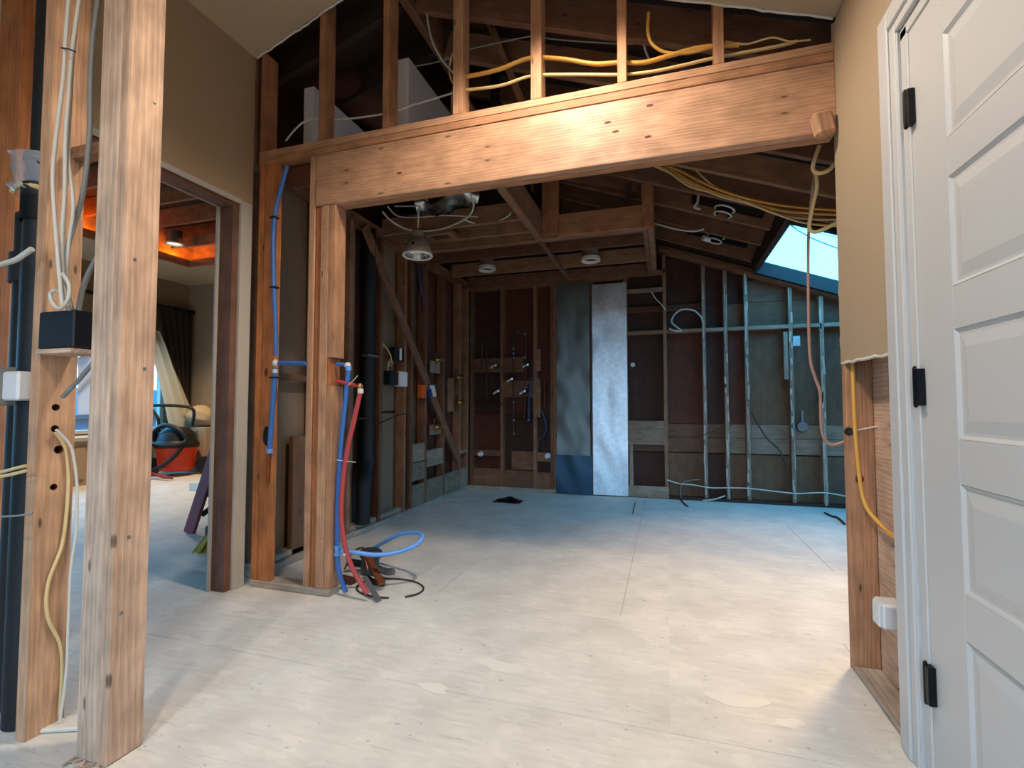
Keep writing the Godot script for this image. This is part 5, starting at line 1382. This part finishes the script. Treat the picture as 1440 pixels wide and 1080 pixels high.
func side_room_things():
	# wheeled vacuum
	var o := Vector3(-6.75, 0, -5.35)
	var v: Node3D = base("shop_vacuum", o, "orange wet-dry vacuum with a black lid and hose in the side room corner", "vacuum")
	lathe(v, "tank", [Vector2(0.0, 0.07), Vector2(0.20, 0.07), Vector2(0.225, 0.12), Vector2(0.255, 0.40), Vector2(0.0, 0.40)], o, mat(Color(0.85, 0.22, 0.07), 0.45))
	lathe(v, "lid", [Vector2(0.0, 0.40), Vector2(0.275, 0.40), Vector2(0.28, 0.45), Vector2(0.25, 0.50), Vector2(0.22, 0.60), Vector2(0.14, 0.68), Vector2(0.0, 0.70)], o, M.black)
	lathe(v, "motor_cover", [Vector2(0.205, 0.545), Vector2(0.215, 0.55), Vector2(0.19, 0.63), Vector2(0.18, 0.635)], o, M.steel)
	tube(v, "frame_handle", [o + Vector3(-0.30, 0.42, 0.06), o + Vector3(-0.30, 0.78, 0.06), o + Vector3(-0.40, 0.96, 0.10), o + Vector3(-0.38, 1.0, 0.10), o + Vector3(-0.05, 0.99, -0.08), o + Vector3(0.10, 0.93, -0.16), o + Vector3(0.08, 0.70, -0.16)], 0.022, M.black, 10)
	lathe(v, "wheel", [Vector2(0.0, -0.03), Vector2(0.12, -0.03), Vector2(0.13, 0.0), Vector2(0.12, 0.03), Vector2(0.0, 0.03)], o + Vector3(-0.34, 0.13, 0.10), M.black, Vector3(0.45, 0, 1), 20)
	lathe(v, "wheel", [Vector2(0.0, -0.03), Vector2(0.12, -0.03), Vector2(0.13, 0.0), Vector2(0.12, 0.03), Vector2(0.0, 0.03)], o + Vector3(0.30, 0.13, -0.20), M.black, Vector3(0.45, 0, 1), 20)
	tube(v, "hose", [o + Vector3(-0.20, 0.45, 0.16), o + Vector3(-0.18, 0.62, 0.20), o + Vector3(0.0, 0.72, 0.20), o + Vector3(0.20, 0.66, 0.14), o + Vector3(0.30, 0.50, 0.10), o + Vector3(0.15, 0.44, 0.26), o + Vector3(-0.1, 0.47, 0.30), o + Vector3(-0.22, 0.50, 0.25)], 0.032, M.black, 10)
	tube(v, "hose", [o + Vector3(0.28, 0.48, 0.10), o + Vector3(0.24, 0.30, 0.22), o + Vector3(0.12, 0.15, 0.34), o + Vector3(-0.05, 0.06, 0.45)], 0.028, M.black, 10)
	var cb: Node3D = base("cord_heap", o + Vector3(0.05, 0, 0.45), "dull red power cord heaped on the floor before the vacuum", "cord")
	for i in 4:
		tube(cb, "strand", [o + Vector3(-0.22 + i * 0.03, 0.015, 0.52 + i * 0.03), o + Vector3(0.0, 0.04 + i * 0.012, 0.42), o + Vector3(0.16 + i * 0.05, 0.06, 0.42), o + Vector3(0.34 + i * 0.05, 0.03, 0.44)], 0.012, mat(Color(0.55, 0.20, 0.16), 0.6))
	var bag := mb()
	var nz := noise(55, 3.0, 3)
	var prof := []
	for i in 10:
		var t := PI * i / 9.0
		prof.append(Vector2(sin(t), -cos(t)))
	var bumps := []
	for i in 15:
		var row := []
		for j in 21:
			var t := PI * i / 14.0
			var u := TAU * (j % 20) / 20.0
			var d := Vector3(sin(t) * cos(u), -cos(t), sin(t) * sin(u))
			var k := 1.0 + 0.22 * nz.get_noise_3dv(d * 0.5) + 0.10 * absf(nz.get_noise_3dv(d * 1.4 + Vector3(3, 1, 2)))
			row.append(d * Vector3(0.23, 0.16, 0.17) * k)
		bumps.append(row)
	for i in 14:
		for j in 20:
			for q in [[0, 0], [0, 1], [1, 1], [0, 0], [1, 1], [1, 0]]:
				bag.add_vertex(bumps[i + q[0]][j + q[1]])
	bag.index()
	bag.generate_normals()
	tag(commit(bag, "cream_bag", self, Vector3(-6.84, 0.83, -5.78), M.ceil), "cream stuffed bag piled behind the vacuum's handle", "bag")
	tag(box(self, "crate", -7.0, -6.6, 0.0, 0.67, -5.95, -5.67, M.paint, 0.01), "tan box in the corner under the cream bag", "box")
	tag(box(self, "dark_post", -6.05, -5.98, 0.0, 0.62, -5.55, -5.48, M.black, 0.01), "short black upright object right of the vacuum", "tool")
	tag(box(self, "grey_block", -5.35, -5.10, 0.0, 0.10, -4.60, -4.40, M.gyp, 0.008), "pale grey block on the floor behind the ladder", "block")
	# stepladder, folded open across the doorway
	var m := mat(Color(0.46, 0.14, 0.18), 0.5)
	var l: Node3D = base("step_ladder", Vector3(-3.3, 0, -3.2), "dark red stepladder standing beyond the doorway", "ladder")
	for z in [-2.955, -3.62]:
		bar(l, "front_rail", Vector3(-3.575, 0.0, z), Vector3(-2.85, 1.90, z), 0.03, 0.095, m, Vector3.RIGHT)
		bar(l, "rear_rail", Vector3(-2.46, 0.0, z), Vector3(-2.82, 1.88, z), 0.025, 0.05, m, Vector3.RIGHT)
	for i in 5:
		var y := 0.30 + i * 0.32
		var x := -3.575 + 0.725 * y / 1.9
		box(l, "step", x - 0.02, x + 0.08, y - 0.012, y + 0.012, -3.61, -2.965, M.hinge, 0.003)
		bar(l, "gusset", Vector3(x - 0.03, y - 0.16, -2.985), Vector3(x + 0.05, y - 0.01, -3.20), 0.02, 0.04, M.black)
	box(l, "top_cap", -2.95, -2.74, 1.88, 1.93, -3.66, -2.91, m, 0.006)
	# broom
	var b: Node3D = base("broom", Vector3(-2.80, 0, -2.62), "yellow-bristled broom leaning behind the door jamb", "broom")
	var bris := mb()
	for i in 60:
		var p := Vector3(-2.99 + 0.30 * rng.randf(), 0.13, -2.64 + 0.06 * rng.randf())
		bar_shape(bris, p, Vector3(p.x - 0.06 - (0.03 if p.x < -2.9 else 0.0) + rng.randf_range(-0.02, 0.02), 0.002, p.z + rng.randf_range(-0.01, 0.03)), 0.010, 0.010, Vector3.BACK, 0.001)
	commit(bris, "bristles", b, Vector3.ZERO, mat(Color(0.62, 0.53, 0.16), 0.8))
	box(b, "head", -2.98, -2.68, 0.125, 0.185, -2.65, -2.57, mat(Color(0.08, 0.10, 0.16), 0.5), 0.01)
	bar(b, "handle", Vector3(-2.80, 0.17, -2.61), Vector3(-2.42, 1.50, -2.58), 0.024, 0.024, M.pale[0])
